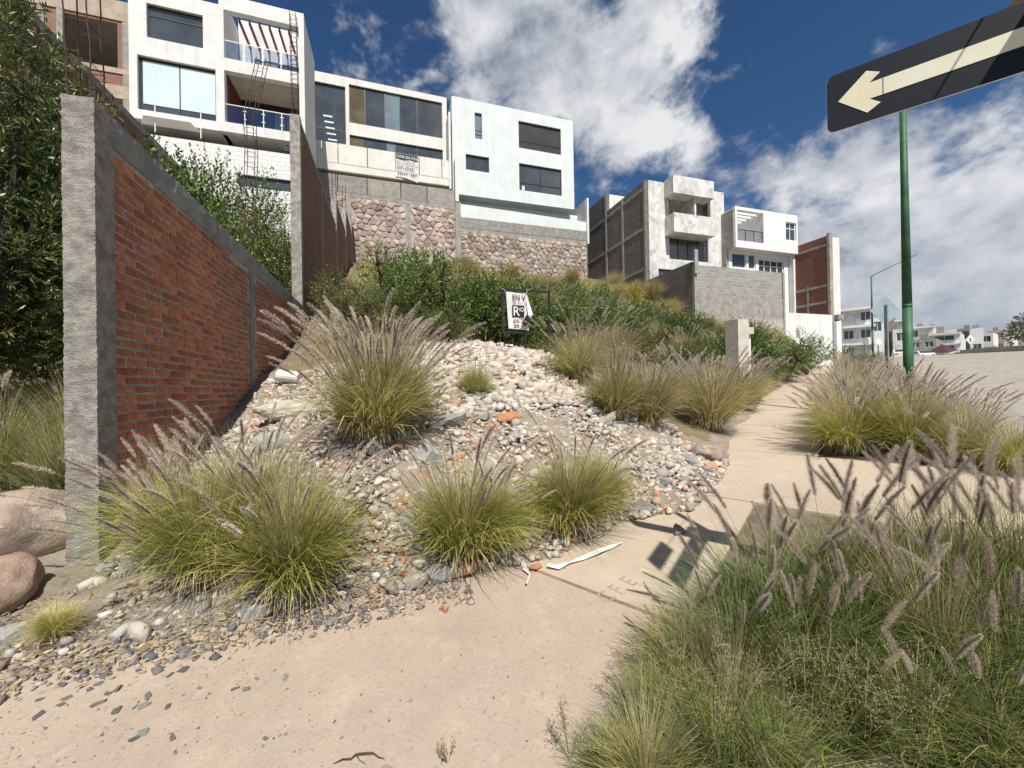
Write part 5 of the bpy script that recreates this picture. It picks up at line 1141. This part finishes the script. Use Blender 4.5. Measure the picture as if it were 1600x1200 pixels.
MB().prism([sp3(.535, HS - .03, -.012), sp3(.86, HS - .03, -.012), sp3(.86, HS + .05, -.012), sp3(.56, HS + .03, -.012), sp3(.535, HS + .008, -.012)], -fn * .09).build('bracket', 'rust', ps)
sd2 = Vector((-.79, -.61, 0)).normalized()
for z, lab in ((3.32, 'upper street name plate on the sign post outside the frame'), (2.96, 'lower street name plate on the sign post outside the frame')):
    q = Vector((pb.x, pb.y, z)) + sd2 * .04; pl = thing('street_name_plate', lab, 'sign', tuple(q)); n2 = sd2.cross(up)
    s0 = .60 if z > 3 else 0
    MB().prism([q + sd2 * s0, q + sd2 * .97, q + sd2 * .97 + up * .24, q + sd2 * s0 + up * .24], n2 * .006).build('plate', 'galv', pl)
    if s0: MB().tube([q + up * .12, q + sd2 * (s0 + .05) + up * .12], .0035, 6).build('bracket_rod', 'galv', pl)
# ------------------------------------------------------------------ street lamps
def lamp(label, base, H, armdir, armlen, rise, r0, r1):
    t_ = thing('street_lamp', label, 'street lamp', base); b = Vector(base); a = Vector(armdir).normalized()
    MB().tube([b, b + up * H * .33], [r0 * .97, r0 * .92], 14).build('lower_pole', 'green', t_, True)
    MB().tube([b + up * H * .33, b + up * H], [r0 * .915, r1], 14).build('pole', 'green', t_, True)
    MB().tube([b + up * (H * .33 - .03), b + up * (H * .33 + .03)], r0 * .935, 14).build('collar', 'green', t_, True)
    e = b + up * (H + rise) + a * armlen; MB().tube([b + up * (H - .1), b + up * (H + rise * .1) + a * armlen * .1, e], [r1 * .9, r1 * .7, r1 * .5], 8).build('arm', 'green', t_)
    s = a.cross(up); d = (a * armlen + up * rise).normalized()
    MB().prism([e + s * .1, e - s * .1, e - s * .13 + d * .35, e - s * .09 + d * .62, e + s * .09 + d * .62, e + s * .13 + d * .35], up * .07).build('lamp_head', 'galv', t_)
    MB().prism([e + d * .15 + s * .08 - up * .01, e + d * .15 - s * .08 - up * .01, e + d * .5 - s * .08 - up * .01, e + d * .5 + s * .08 - up * .01], up * .009).build('lens', 'pane_l', t_)
    return t_
pp = PZ(1421, 640, 7.5); gz = G(pp[0], pp[1]); top = PZ(1412.5, 118, 7.5)
lamp('green tapered steel lamp pole rising out of the fountain grass in front', (pp[0], pp[1], gz), top[2] - gz, (.525, -.851, 0), .55, .12, .080, .044)
p2 = PZ(1364, 556, 42); g2z = G(p2[0], p2[1]); t2 = PZ(1357.5, 431, 42)
lamp('slim green street lamp farther up the street with its arm over the road', (p2[0], p2[1], g2z), t2[2] - g2z, (.525, -.851, 0), 2.9, 1.25, .1, .06)
# diamond sign seen from behind, and small signs up the street
p = PZ(1387, 570, 12.5); gz = G(p[0], p[1]); tp = PZ(1386, 476, 12.5)
t_ = thing('warning_sign', 'grey-blue diamond sign on a thin steel post in the grass strip', 'sign', (p[0], p[1], gz))
MB().box(p[0] - .03, p[0] + .03, p[1] - .03, p[1] + .03, gz - .1, tp[2]).build('post', 'galv', t_)
rt = Vector(ROT @ np.array([1, 0, 0.])); rt.z = 0; rt.normalize(); c = Vector((p[0], p[1], tp[2] - .18)); hd = .50; nrm = rt.cross(up)
if nrm.dot(Vector(EYE) - c) < 0: nrm = -nrm
MT['dim'] = M('sky_tinted_sign_back', (.30, .37, .40), (.26, .33, .36), 3, .5)  # grey-blue sky reflection put into the plate colour
MB().prism([c - rt * hd - nrm * .04, c - up * hd - nrm * .04, c + rt * hd - nrm * .04, c + up * hd - nrm * .04], -nrm * .004).build('plate', 'dim', t_)
def smallsign(u, v0, v1, z, w, hgt, name, label, diamond=False, mat='galv'):
    p = PZ(u, v1, z); gz = G(p[0], p[1]); tp = PZ(u, v0, z)[2]; t_ = thing(name, label, 'sign', (p[0], p[1], gz)); r_ = rt; c = Vector((p[0], p[1], tp - hgt / 2)); n_ = nrm
    MB().box(p[0] - .04, p[0] + .04, p[1] - .04, p[1] + .04, gz - .1, tp - hgt * .2).build('post', 'galv', t_)
    pts = [c - r_ * w, c - up * hgt / 2, c + r_ * w, c + up * hgt / 2] if diamond else [c - r_ * w - up * hgt / 2, c + r_ * w - up * hgt / 2, c + r_ * w + up * hgt / 2, c - r_ * w + up * hgt / 2]
    MB().prism([q + n_ * .05 for q in pts], -n_ * .01).build('plate', mat, t_); return t_, c, r_, n_
smallsign(1352, 529, 556, 36, .3, .5, 'street_sign', 'small grey rectangular sign plate beside the slim street lamp')
t_, c, r9, n9 = smallsign(1516, 523, 556, 62, .78, 1.56, 'pedestrian_sign', 'white diamond pedestrian crossing sign by the far end of the road', True, 'trim')
MB().prism([c + n9 * .07 + r9 * a + up * b for a, b in ((-.12, -.4), (-.02, 0), (-.2, .1), (-.05, .25), (.1, .2), (.18, .0), (.05, .02), (.16, -.4), (.04, -.4), (.0, -.15), (-.05, -.4))], -n9 * .01).build('walking_figure', 'black', t_)
p = PZ(1372, 534, 39); t_ = thing('round_mirror', 'round traffic mirror on a thin pole right of the slim street lamp', 'mirror', (p[0], p[1], G(p[0], p[1])))
MB().box(p[0] - .04, p[0] + .04, p[1] - .04, p[1] + .04, G(p[0], p[1]) - .1, p[2]).build('pole', 'galv', t_)
MB().prism([Vector(p) + nrm * .06 + rt * .3 * math.cos(w) + up * .3 * math.sin(w) for w in np.linspace(0, 2 * PI, 17)[:-1]], -nrm * .03).build('mirror', 'chrome', t_)
# ------------------------------------------------------------------ for-sale sign
ys_ = 7.55; A = PY(783, 449, ys_); B = PY(860, 454, ys_); z0 = PY(783, 520, ys_)[2]; x0, x1, z1 = A[0], B[0], (A[2] + B[2]) / 2 - .01; xm = PY(822, 560, ys_)[0]
t_ = thing('for_sale_sign', 'black metal sign frame with a half torn white for-sale banner', 'sign', (xm, ys_, HT(xm, ys_)))
f = .042
MB().box(x0, x1, ys_, ys_ + .04, z1 - f, z1).box(x0, x1, ys_, ys_ + .04, z0, z0 + f).box(x0, x0 + f, ys_ + .001, ys_ + .039, z0 + f, z1 - f).box(x1 - f, x1, ys_ + .001, ys_ + .039, z0 + f, z1 - f).build('frame', 'black', t_)
MB().box(xm - .022, xm + .022, ys_ + .005, ys_ + .035, HT(xm, ys_) - .2, z0).build('post', 'black', t_)
w_ = x1 - x0; h_ = z1 - z0
def bp(a, b, o=0): return Vector((x0 + w_ * a, ys_ - .02 - o, z0 + h_ * b))
bn = MB()
V = []; nu = 8
for j in range(9):
    for i in range(nu + 1):
        b = .10 + .82 * j / 8; l = .085 + .05 * (1 - b); r = .50 - .02 * b + .04 * (1 - b)
        a = l + (r - l) * i / nu; V.append(bp(a, b - .03 * (i / nu), .006 * math.sin(a * 20 + b * 5)))
bn.add(V, [(j * 9 + i, j * 9 + i + 1, (j + 1) * 9 + i + 1, (j + 1) * 9 + i) for j in range(8) for i in range(nu)]).build('banner', 'paperwhite', t_)
fl = MB().add([bp(.47, .88, .01), bp(.50, .86, .03), bp(.60, .42, .06), bp(.50, .27, .05), bp(.33, .08, .02), bp(.50, .40, .07), bp(.36, .25, .03)], [(0, 1, 2, 5), (5, 2, 3), (5, 3, 4, 6)]).build('folded_corner', 'paperwhite', t_)
ex_, ez_ = (1, 0, .0), (0, 0, 1)
place_text('letters', 'EN V', .19 * h_, bp(.20, .73, .022), ex_, ez_, 'blackink', t_, .26 * w_)
place_text('letters', '104 m2 / 1(', .07 * h_, bp(.19, .65, .022), ex_, ez_, 'redink', t_, .28 * w_)
MB().prism([bp(.20, .36, .014), bp(.44, .36, .014), bp(.44, .62, .014), bp(.20, .62, .014)], (0, -.002, 0)).build('logo_block', 'blackink', t_)
place_text('letters', 'R', .30 * h_, bp(.21, .385, .022), ex_, ez_, 'whiteink', t_, .12 * w_); place_text('letters', 'IO', .14 * h_, bp(.34, .48, .022), ex_, ez_, 'whiteink', t_, .08 * w_)
place_text('digits', '44-', .11 * h_, bp(.21, .24, .022), ex_, ez_, 'redink', t_, .15 * w_); place_text('digits', '44-', .11 * h_, bp(.22, .13, .022), ex_, ez_, 'blackink', t_, .14 * w_)
MB().prism([bp(.44, .14, .075), bp(.57, .30, .075), bp(.48, .42, .075), bp(.36, .22, .075)], (0, -.002, 0)).build('folded_print', 'blackink', t_)
MB().tube([bp(.09, .9, 0), bp(.05, .97, .0), bp(.0, 1.0, -.02)], .003, 4).build('tie_wire', 'chrome', t_)
MB().tube([bp(.47, .88, .01), bp(.52, .98, .01), bp(.58, 1.0, -.02)], .003, 4).build('tie_wire', 'chrome', t_)
# banner on the glazed house
a, b = PY(618, 237, 30.9), PY(653, 245, 30.9); bx0, bx1 = a[0], b[0]; bt, bb = a[2] - .05, PY(620, 274, 30.9)[2]; W2, H2 = bx1 - bx0, bt - bb
t_ = thing('sale_banner', 'white cloth sale banner with hand-painted phone number hung on the concrete parapet', 'banner', (bx0, 30.9, bb))
V = []
for j in range(7):
    for i in range(9): V.append((bx0 + W2 * i / 8, 30.93 + .03 * math.sin(i * 1.3 + j), bb + H2 * j / 6 - (.30 * (i / 8) ** 2 + .05) * (1 - j / 6)))
MB().add(V, [(j * 9 + i, j * 9 + i + 1, (j + 1) * 9 + i + 1, (j + 1) * 9 + i) for j in range(6) for i in range(8)]).build('cloth', 'paperwhite', t_)
MB().prism([(bx0 + .02, 30.88, bt - .42), (bx1 - .02, 30.88, bt - .42), (bx1 - .02, 30.88, bt - .03), (bx0 + .02, 30.88, bt - .03)], (0, .01, 0)).build('top_band', 'blackink', t_)
for s, fz, z_, m_, k in (('CASA EN VTA', .3, bt - .36, 'whiteink', .92), ('EXCELENTE', .15, bt - .60, 'blackink', .8), ('FACIL DE PAGO', .24, bt - .88, 'redink', .95), ('INFORMES', .30, bt - 1.22, 'blackink', .8), ('4442516841', .34, bt - 1.62, 'blackink', .96)):
    place_text('letters', s, fz, (bx0 + .04 * W2, 30.86, z_), (1, 0, -.05), (0, 0, 1), m_, t_, W2 * k)
# ------------------------------------------------------------------ grey meter pillar beside the pavement
pc = DP(11.65, 1.98); zt = PZ(1168, 500, math.hypot(0, 0) + ( (np.array(pc) - EYE) @ (ROT @ np.array([0, 0, -1.])) ))[2]
t_ = thing('meter_pillar', 'pale concrete utility meter pillar with pipes beside the pavement', 'pillar', (pc[0], pc[1], pc[2])); X, Y_ = pc[0], pc[1]
MB().box(X - .36, X - .01, Y_ - .1, Y_ + .3, pc[2] - .2, zt).build('shaft', 'pale_conc', t_)
MB().box(X + .0, X + .10, Y_ + .02, Y_ + .12, pc[2], zt - .05).build('conduit', 'white', t_); MB().box(X + .15, X + .24, Y_ + .06, Y_ + .16, pc[2], zt - .22).build('conduit', 'white', t_)
MB().box(X - .0, X + .26, Y_ - .02, Y_ + .2, zt - .36, zt - .18).build('meter_box', 'pale_conc', t_); MB().box(X + .02, X + .14, Y_ - .0, Y_ + .16, zt - .17, zt - .06).build('hood', 'beige_conc', t_)
# ------------------------------------------------------------------ small litter
p = gpt(452, 602); t_ = thing('paint_tin', 'crushed white tin lying on its side against the near brick wall', 'tin', (p[0], p[1], HT(p[0], p[1]) + .12)); c = Vector((p[0], p[1], HT(p[0], p[1]) + .16)); ax = Vector((.94, -.25, -.14)).normalized()
MB().tube([c - ax * .2, c - ax * .19, c + ax * .19, c + ax * .2], [.105, .115, .11, .10], 16).build('body', 'paperwhite', t_, False)
for s in (-.16, .16): MB().tube([c + ax * (s - .006), c + ax * (s + .006)], .119, 16).build('rim', 'chrome', t_)
def ribbon(label, pts, w):
    P = [gpt(u, v) for u, v in pts]; mb = MB(); V = []
    for i, p in enumerate(P):
        d = (P[min(i + 1, len(P) - 1)] - P[max(0, i - 1)]) if False else Vector(P[min(i + 1, len(P) - 1)]) - Vector(P[max(0, i - 1)]); s = d.cross(up).normalized(); q = Vector(p)
        for k in (-1, 0, 1): V.append(q + s * w * k * (.6 + .4 * math.sin(i * 2)) + up * (.012 + .018 * abs(math.sin(i * 1.7 + k))))
    o = mb.add(V, [(i * 3 + k, i * 3 + k + 1, i * 3 + k + 4, i * 3 + k + 3) for i in range(len(P) - 1) for k in (0, 1)]).build('plastic_strip', 'paperwhite'); return tag(o, label, 'plastic strip')
ribbon('long flattened white plastic strip lying at the mound edge on the cream slab', [(855, 888), (872, 890), (890, 884), (910, 876), (935, 866), (955, 858), (972, 851)], .038)
ribbon('short crumpled white plastic scrap left of the long strip at the slab joint', [(816, 880), (820, 893), (828, 903), (822, 918)], .02)
p = Vector(gpt(470, 1010)); tag(MB().tube([gpt(55, 1055) + up_ for up_ in [np.array((0, 0, .01))]] + [gpt(180, 1025) + np.array((0, 0, .02)), gpt(300, 1005) + np.array((0, 0, .012)), gpt(340, 1003) + np.array((0, 0, .01))], .004, 5).build('stalk', 'drystem'), 'long dry reed stalk lying across the gravel onto the pavement', 'stalk')
MB_ = MB().tube([np.array(gpt(u_, v_)) + (0, 0, h_) for u_, v_, h_ in [(522, 1195, .004), (535, 1191, .012), (548, 1190, .010), (556, 1186, .02), (570, 1186, .024), (583, 1183, .018), (592, 1188, .012), (607, 1189, .004)]], [.002, .003, .0035, .003, .0035, .0028, .0025, .0015], 5)
MB_.tube([np.array(gpt(556, 1186)) + (0, 0, .02), np.array(gpt(562, 1192)) + (0, 0, .01), np.array(gpt(572, 1196)) + (0, 0, .005)], [.0025, .002, .001], 4)
tag(MB_.build('twig', 'bark'), 'short dark twig on the pavement at the bottom edge of the picture', 'twig')

# ------------------------------------------------------------------ far buildings along the street
def far_house(label, u0, u1, vt, z, floors, mat, seed, cols=2, cat='house', side=None, over=False, wm='pane', depth=9, wfr='trim'):
    R = random.Random(seed); a = PZ((u0 + u1) / 2, vt, z); w = (u1 - u0) / F * z * .98; gz = G(a[0], a[1]) if z < 150 else SL * 65; H = a[2] - gz
    t_ = thing('house', label, cat, (0, 0, 0)); mb = MB(); fh = H / floors; fh = min(fh, 3.6); hol = []
    for f_ in range(floors):
        for c_ in range(cols):
            if R.random() < .15: continue
            xa = -w / 2 + w * (c_ + .15 + R.uniform(0, .1)) / cols; xb = -w / 2 + w * (c_ + .82) / cols; zb = H - fh * (f_ + 1) + fh * .28; hol.append((xa, xb, zb, zb + fh * .5))
    wallY(mb, -w / 2, w / 2, -3, H, 0, .25, hol)
    mb.build('front_wall', mat, t_)
    b = MB(); b.box(-w / 2, -w / 2 + .2, .26, depth, -3, H - .01); b.box(w / 2 - .2, w / 2, .26, depth, -3, H - .01); b.build('side_wall', side or mat, t_); MB().box(-w / 2 + .21, w / 2 - .21, .26, depth, H - .4, H - .15).build('roof', mat, t_)
    if over:
        for f_ in range(floors): MB().box(-w / 2 - .2, w / 2 + .2, -1.1, -.01, H - fh * f_ - .35, H - fh * f_).build('slab', 'trim', t_)
    for h_ in hol: window(t_, h_[0], h_[1], h_[2], h_[3], .1, [(h_[0] + h_[1]) / 2], (), .07, wfr, wm)
    if R.random() < .6: MB().box(-w * .2, -w * .2 + 1.1, 3, 4.1, H, H + 1.2).build('roof_tank', 'dark_concrete', t_)
    t_.location = (a[0], a[1], gz); t_.rotation_euler = (0, 0, math.atan2(-a[0], a[1]) + R.uniform(-.12, .12)); return t_
FH = [('white and grey house with a deep covered roof terrace past the cream front', 1318, 1358, 482, 62, 3, 'grey_stucco', 1, 2, 'grey_stucco', True),
 ('narrow brick sided house just right of the slim street lamp', 1362, 1378, 496, 72, 2, 'trim', 2, 1, BRY, False), ('small red-brick house with a white parapet behind the diamond sign', 1370, 1388, 498, 84, 2, BRY, 3, 1, None, False),
 ('dark grey block house left of the green pole', 1383, 1402, 512, 74, 2, 'dark_concrete', 4, 1, None, False), ('white flat-roofed house above the dark grey block house', 1388, 1412, 501, 100, 2, 'trim', 5, 2, None, True),
 ('grey house with a brown window panel touching the green pole', 1398, 1416, 514, 70, 2, 'grey_stucco', 6, 1, None, False), ('long low dark grey block house right of the green pole', 1426, 1456, 530, 72, 2, 'dark_concrete', 7, 2, None, False),
 ('pale grey house with two window bands behind the long dark block house', 1424, 1452, 511, 100, 3, 'grey_stucco', 8, 2, None, True), ('tan flat-roofed house on the skyline right of the green pole', 1448, 1470, 511, 120, 2, 'beige_conc', 9, 2, None, False),
 ('white three-storey corner house with wraparound dark glazing', 1458, 1492, 521, 80, 3, 'trim', 10, 1, 'grey_stucco', True), ('small white annex with a large porch right of the corner house', 1490, 1505, 531, 82, 2, 'trim', 11, 1, None, False),
 ('little white house with two square windows on the skyline', 1478, 1500, 515, 125, 2, 'trim', 12, 2, None, False), ('grey and white house with a blank grey side above the pedestrian sign', 1500, 1520, 513, 110, 2, 'dark_concrete', 13, 1, None, False),
 ('bright white tall house right of the grey blank-sided one', 1519, 1533, 513, 105, 3, 'trim', 14, 1, None, False), ('low white house left of the pinkish one', 1534, 1548, 521, 120, 2, 'trim', 15, 1, None, False),
 ('pinkish low house on the far skyline', 1547, 1564, 516, 125, 2, 'stone_tan', 16, 2, None, False), ('white house with small square windows by the far tree', 1562, 1578, 514, 130, 3, 'trim', 17, 3, None, False)]
for l, u0, u1, vt, z, fl_, mt_, sd3, co_, sd4, ov in FH: far_house(l, u0, u1, vt, z, fl_, mt_, sd3, co_, side=sd4, over=ov)
# retaining wall and tree at the right
a = PZ(1482, 551, 58); b = PZ(1500, 550, 52); c = PZ(1680, 546, 36); t_ = thing('retaining_wall', 'low beige retaining wall across the far side of the road', 'wall', tuple(b))
tb, tc = PZ(1500, 547, 52), PZ(1680, 533, 36)
mb = MB(); n3 = (Vector(c) - Vector(b)).cross(up).normalized() * -.3
mb.prism([(b[0], b[1], -1), (c[0], c[1], -1), (c[0], c[1], tc[2]), (b[0], b[1], tb[2])], n3); mb.build('wall', 'beige_conc', t_)
p = PZ(1604, 548, 50); lm = [(0, 0, 3.2, 1.6), (-1.4, 0, 2.8, 1.3), (1.5, .3, 3.0, 1.5), (.2, 0, 4.2, 1.2), (-2.3, 0, 2.0, .9), (2.8, 0, 2.4, 1.3)]
q, Fq, c_, P, D_ = leafcloud(9000, lm, .16, .04, 9, SO); t_ = thing('tree', 'round olive-green tree at the right edge behind the beige wall', 'tree', (p[0], p[1], G(p[0], p[1])))
npmesh('crown', q, Fq, 'leaf', c_, parent=t_); o = link('trunk', MB().tube([(0, 0, -1), (.1, 0, 1.5), (0, 0, 3.2)], [.2, .16, .05], 7).build('trunk', 'bark', None, data=True), t_)
for k, (u, z, s) in enumerate([(1540, 66, 1.7), (1510, 70, 1.5), (1560, 64, 1.6), (1528, 72, 1.8)]):
    p = PZ(u, 552, z); shrub(p[0], p[1], s, 'olive', 'grey-green bush on the far bank, ' + ['left of centre by the beige wall', 'leftmost below the pedestrian sign', 'rightmost beside the round tree', 'second from the left'][k], 'bushes on the far bank', z=G(p[0], p[1]))
for k, (u, v, z, s) in enumerate([(1338, 568, 20, .75), (1352, 566, 22, .8)]):
    p = PZ(u, v, z); shrub(p[0], p[1], s, 'round', ['dark green low bush in the strip below the slim street lamp', 'second low bush in the strip right of the dark green one'][k], z=G(p[0], p[1]) - .1, sz=.8)
# ------------------------------------------------------------------ vehicles up the street
def car(label, u, v, z, rot, mat, van=False, truck=False):
    p = PZ(u, v, z); t_ = thing('truck' if truck else 'parked_car', label, 'truck' if truck else 'car', (0, 0, 0)); L, Wd = 4.3, 1.75
    prof = [(-2.1, .35), (2.1, .35), (2.15, .75), (1.95, .92), (1.05, 1.0), (.45, 1.42), (-1.2, 1.46), (-1.85, 1.05), (-2.12, .95)] if not van else [(-2.1, .35), (2.1, .35), (2.15, .9), (1.6, 1.1), (1.1, 1.75), (-2.0, 1.8), (-2.12, 1.0)]
    MB().prism([(x, -Wd / 2, zz) for x, zz in prof], (0, Wd, 0)).build('body', mat, t_)
    for s in (-1, 1):
        g = [(.95, 1.0), (.42, 1.36), (-1.15, 1.4), (-1.7, 1.03)]; MB().prism([(x, s * (Wd / 2 + .002), zz) for x, zz in g], (0, s * .01, 0)).build('side_window', 'pane', t_)
        for x in (-1.3, 1.3):
            wz = MB().tube([(x, s * (Wd / 2 - .18), .32), (x, s * (Wd / 2 + .02), .32)], .32, 14).build('wheel', 'black', t_); MB().tube([(x, s * (Wd / 2 + .021), .32), (x, s * (Wd / 2 + .035), .32)], .18, 10).build('rim', 'chrome', wz)
    for x, nm, y in ((2.13, 'headlight', 1), (-2.14, 'taillight', 1)):
        for s in (-.6, .6): MB().box(x - .02, x + .03, s - .14, s + .14, .68, .82).build(nm, 'whiteink' if x > 0 else 'redink', t_)
    MB().prism([(-1.24, -.7, 1.42), (-1.24, .7, 1.42), (-1.84, .76, 1.09), (-1.84, -.76, 1.09)], (-.03, 0, .03)).build('rear_window', 'pane', t_); MB().prism([(.5, -.7, 1.4), (1.0, -.76, 1.04), (1.0, .76, 1.04), (.5, .7, 1.4)], (.03, 0, .03)).build('windscreen', 'pane', t_)
    t_.location = (p[0], p[1], G(p[0], p[1]) - .1); t_.rotation_euler = (0, 0, rot)
sdir = math.atan2(.525, .851)
car('white car seen from behind just left of the green pole', 1408, 560, 58, sdir, 'trim'); car('silver car parked right of the green pole', 1438, 560, 62, sdir + .3, 'chrome')
car('white van beyond the dark awning stall', 1492, 558, 68, sdir + 1.5, 'trim', True); car('dark car half hidden beside the awning stall', 1503, 559, 66, sdir + 1.2, 'black')
p = PZ(1472, 556, 60); t_ = thing('market_stall', 'small stall under a sagging dark maroon striped awning beside the road', 'stall', (p[0], p[1], G(p[0], p[1]))); z_ = G(p[0], p[1]); X, Y_ = p[0], p[1]
MT['awn'] = M('maroon_canvas', (.10, .035, .04), (.05, .03, .035), 2, .8)
MB().add([(X - 1.5, Y_ + 1.2, z_ + .9), (X, Y_, z_ + 2.3), (X + 1.9, Y_ - 1.0, z_ + 1.3), (X - .9, Y_ - 1.1, z_ + .8), (X + 2.2, Y_ + .8, z_ + 1.0)], [(0, 3, 1), (3, 2, 1), (2, 4, 1), (4, 0, 1)]).build('awning', 'awn', t_)
for dx, dy, h_ in ((-1.45, 1.15, .9), (-.85, -1.05, .8), (1.85, -.95, 1.3), (2.1, .75, 1.0), (0, 0, 2.28)): MB().tube([(X + dx, Y_ + dy, z_ - .1), (X + dx, Y_ + dy, z_ + h_)], .03, 5).build('pole', 'galv', t_)
MB().box(X - .6, X + 1.2, Y_ - .5, Y_ + .3, z_ + .6, z_ + .75).build('table', 'black', t_)
# ------------------------------------------------------------------ person walking up the pavement
def person(u, v, z):
    p = PZ(u, v, z); gz = G(p[0], p[1]); k = 1.68 / 1.7; pts = {'pel': (0, 0, .95), 'ch': (0, 0, 1.28), 'nk': (0, 0, 1.45), 'hd': (0, .0, 1.56), 'ht': (0, 0, 1.68), 'ls': (-.19, 0, 1.40), 'rs': (.19, 0, 1.40), 'le': (-.25, -.03, 1.13), 're': (.25, .03, 1.13), 'lh': (-.24, .08, .90), 'rh': (.24, .12, .92),
        'lk': (-.09, .06, .52), 'rk': (.09, -.04, .52), 'la': (-.1, .14, .08), 'ra': (.1, -.16, .1), 'lt': (-.1, .28, .03), 'rt': (.1, -.02, .03)}
    ed = [('pel', 'ch'), ('ch', 'nk'), ('nk', 'hd'), ('hd', 'ht'), ('ch', 'ls'), ('ch', 'rs'), ('ls', 'le'), ('rs', 're'), ('le', 'lh'), ('re', 'rh'), ('pel', 'lk'), ('pel', 'rk'), ('lk', 'la'), ('rk', 'ra'), ('la', 'lt'), ('ra', 'rt')]
    rad = dict(pel=.15, ch=.15, nk=.06, hd=.095, ht=.07, ls=.065, rs=.065, le=.045, re=.045, lh=.035, rh=.035, lk=.07, rk=.07, la=.045, ra=.045, lt=.035, rt=.035)
    def skinned(keys, scale, name, mat, par):
        ks = [q for q in pts if q in keys]; me = bpy.data.meshes.new(name); me.from_pydata([pts[q] for q in ks], [(ks.index(a), ks.index(b)) for a, b in ed if a in ks and b in ks], []); o = link(name, me, par)
        md = o.modifiers.new('s', 'SKIN'); me.materials.append(mat)
        for i, q in enumerate(ks): me.skin_vertices[0].data[i].radius = (rad[q] * scale,) * 2
        me.skin_vertices[0].data[0].use_root = True; o.modifiers.new('u', 'SUBSURF').levels = 2
        dg = bpy.context.evaluated_depsgraph_get(); m2 = bpy.data.meshes.new_from_object(o.evaluated_get(dg)); bpy.data.objects.remove(o); m2.materials.clear(); m2.materials.append(mat); return link(name, m2, par)
    skin = M('skin', (.30, .17, .11), None, rough=.6); t_ = skinned(list(pts), 1.0, 'person', skin, None)
    tag(t_, 'distant person in a turquoise shirt and dark trousers walking on the pavement', 'person')
    skinned(['pel', 'ch', 'ls', 'rs', 'le', 're'], 1.14, 'shirt', M('turquoise_cloth', (.10, .52, .48), None, rough=.8), t_)
    skinned(['pel', 'lk', 'rk', 'la', 'ra'], 1.12, 'trousers', M('dark_cloth', (.015, .017, .025), None, rough=.8), t_)
    MB().tube([(0, .03, 1.60), (0, .035, 1.66), (0, .03, 1.70)], [.11, .10, .05], 8).build('hair', 'black', None, data=False).parent = t_
    t_.location = (p[0], p[1], gz); t_.rotation_euler = (0, 0, math.atan2(-.851, .525))
person(1321, 558, 50)
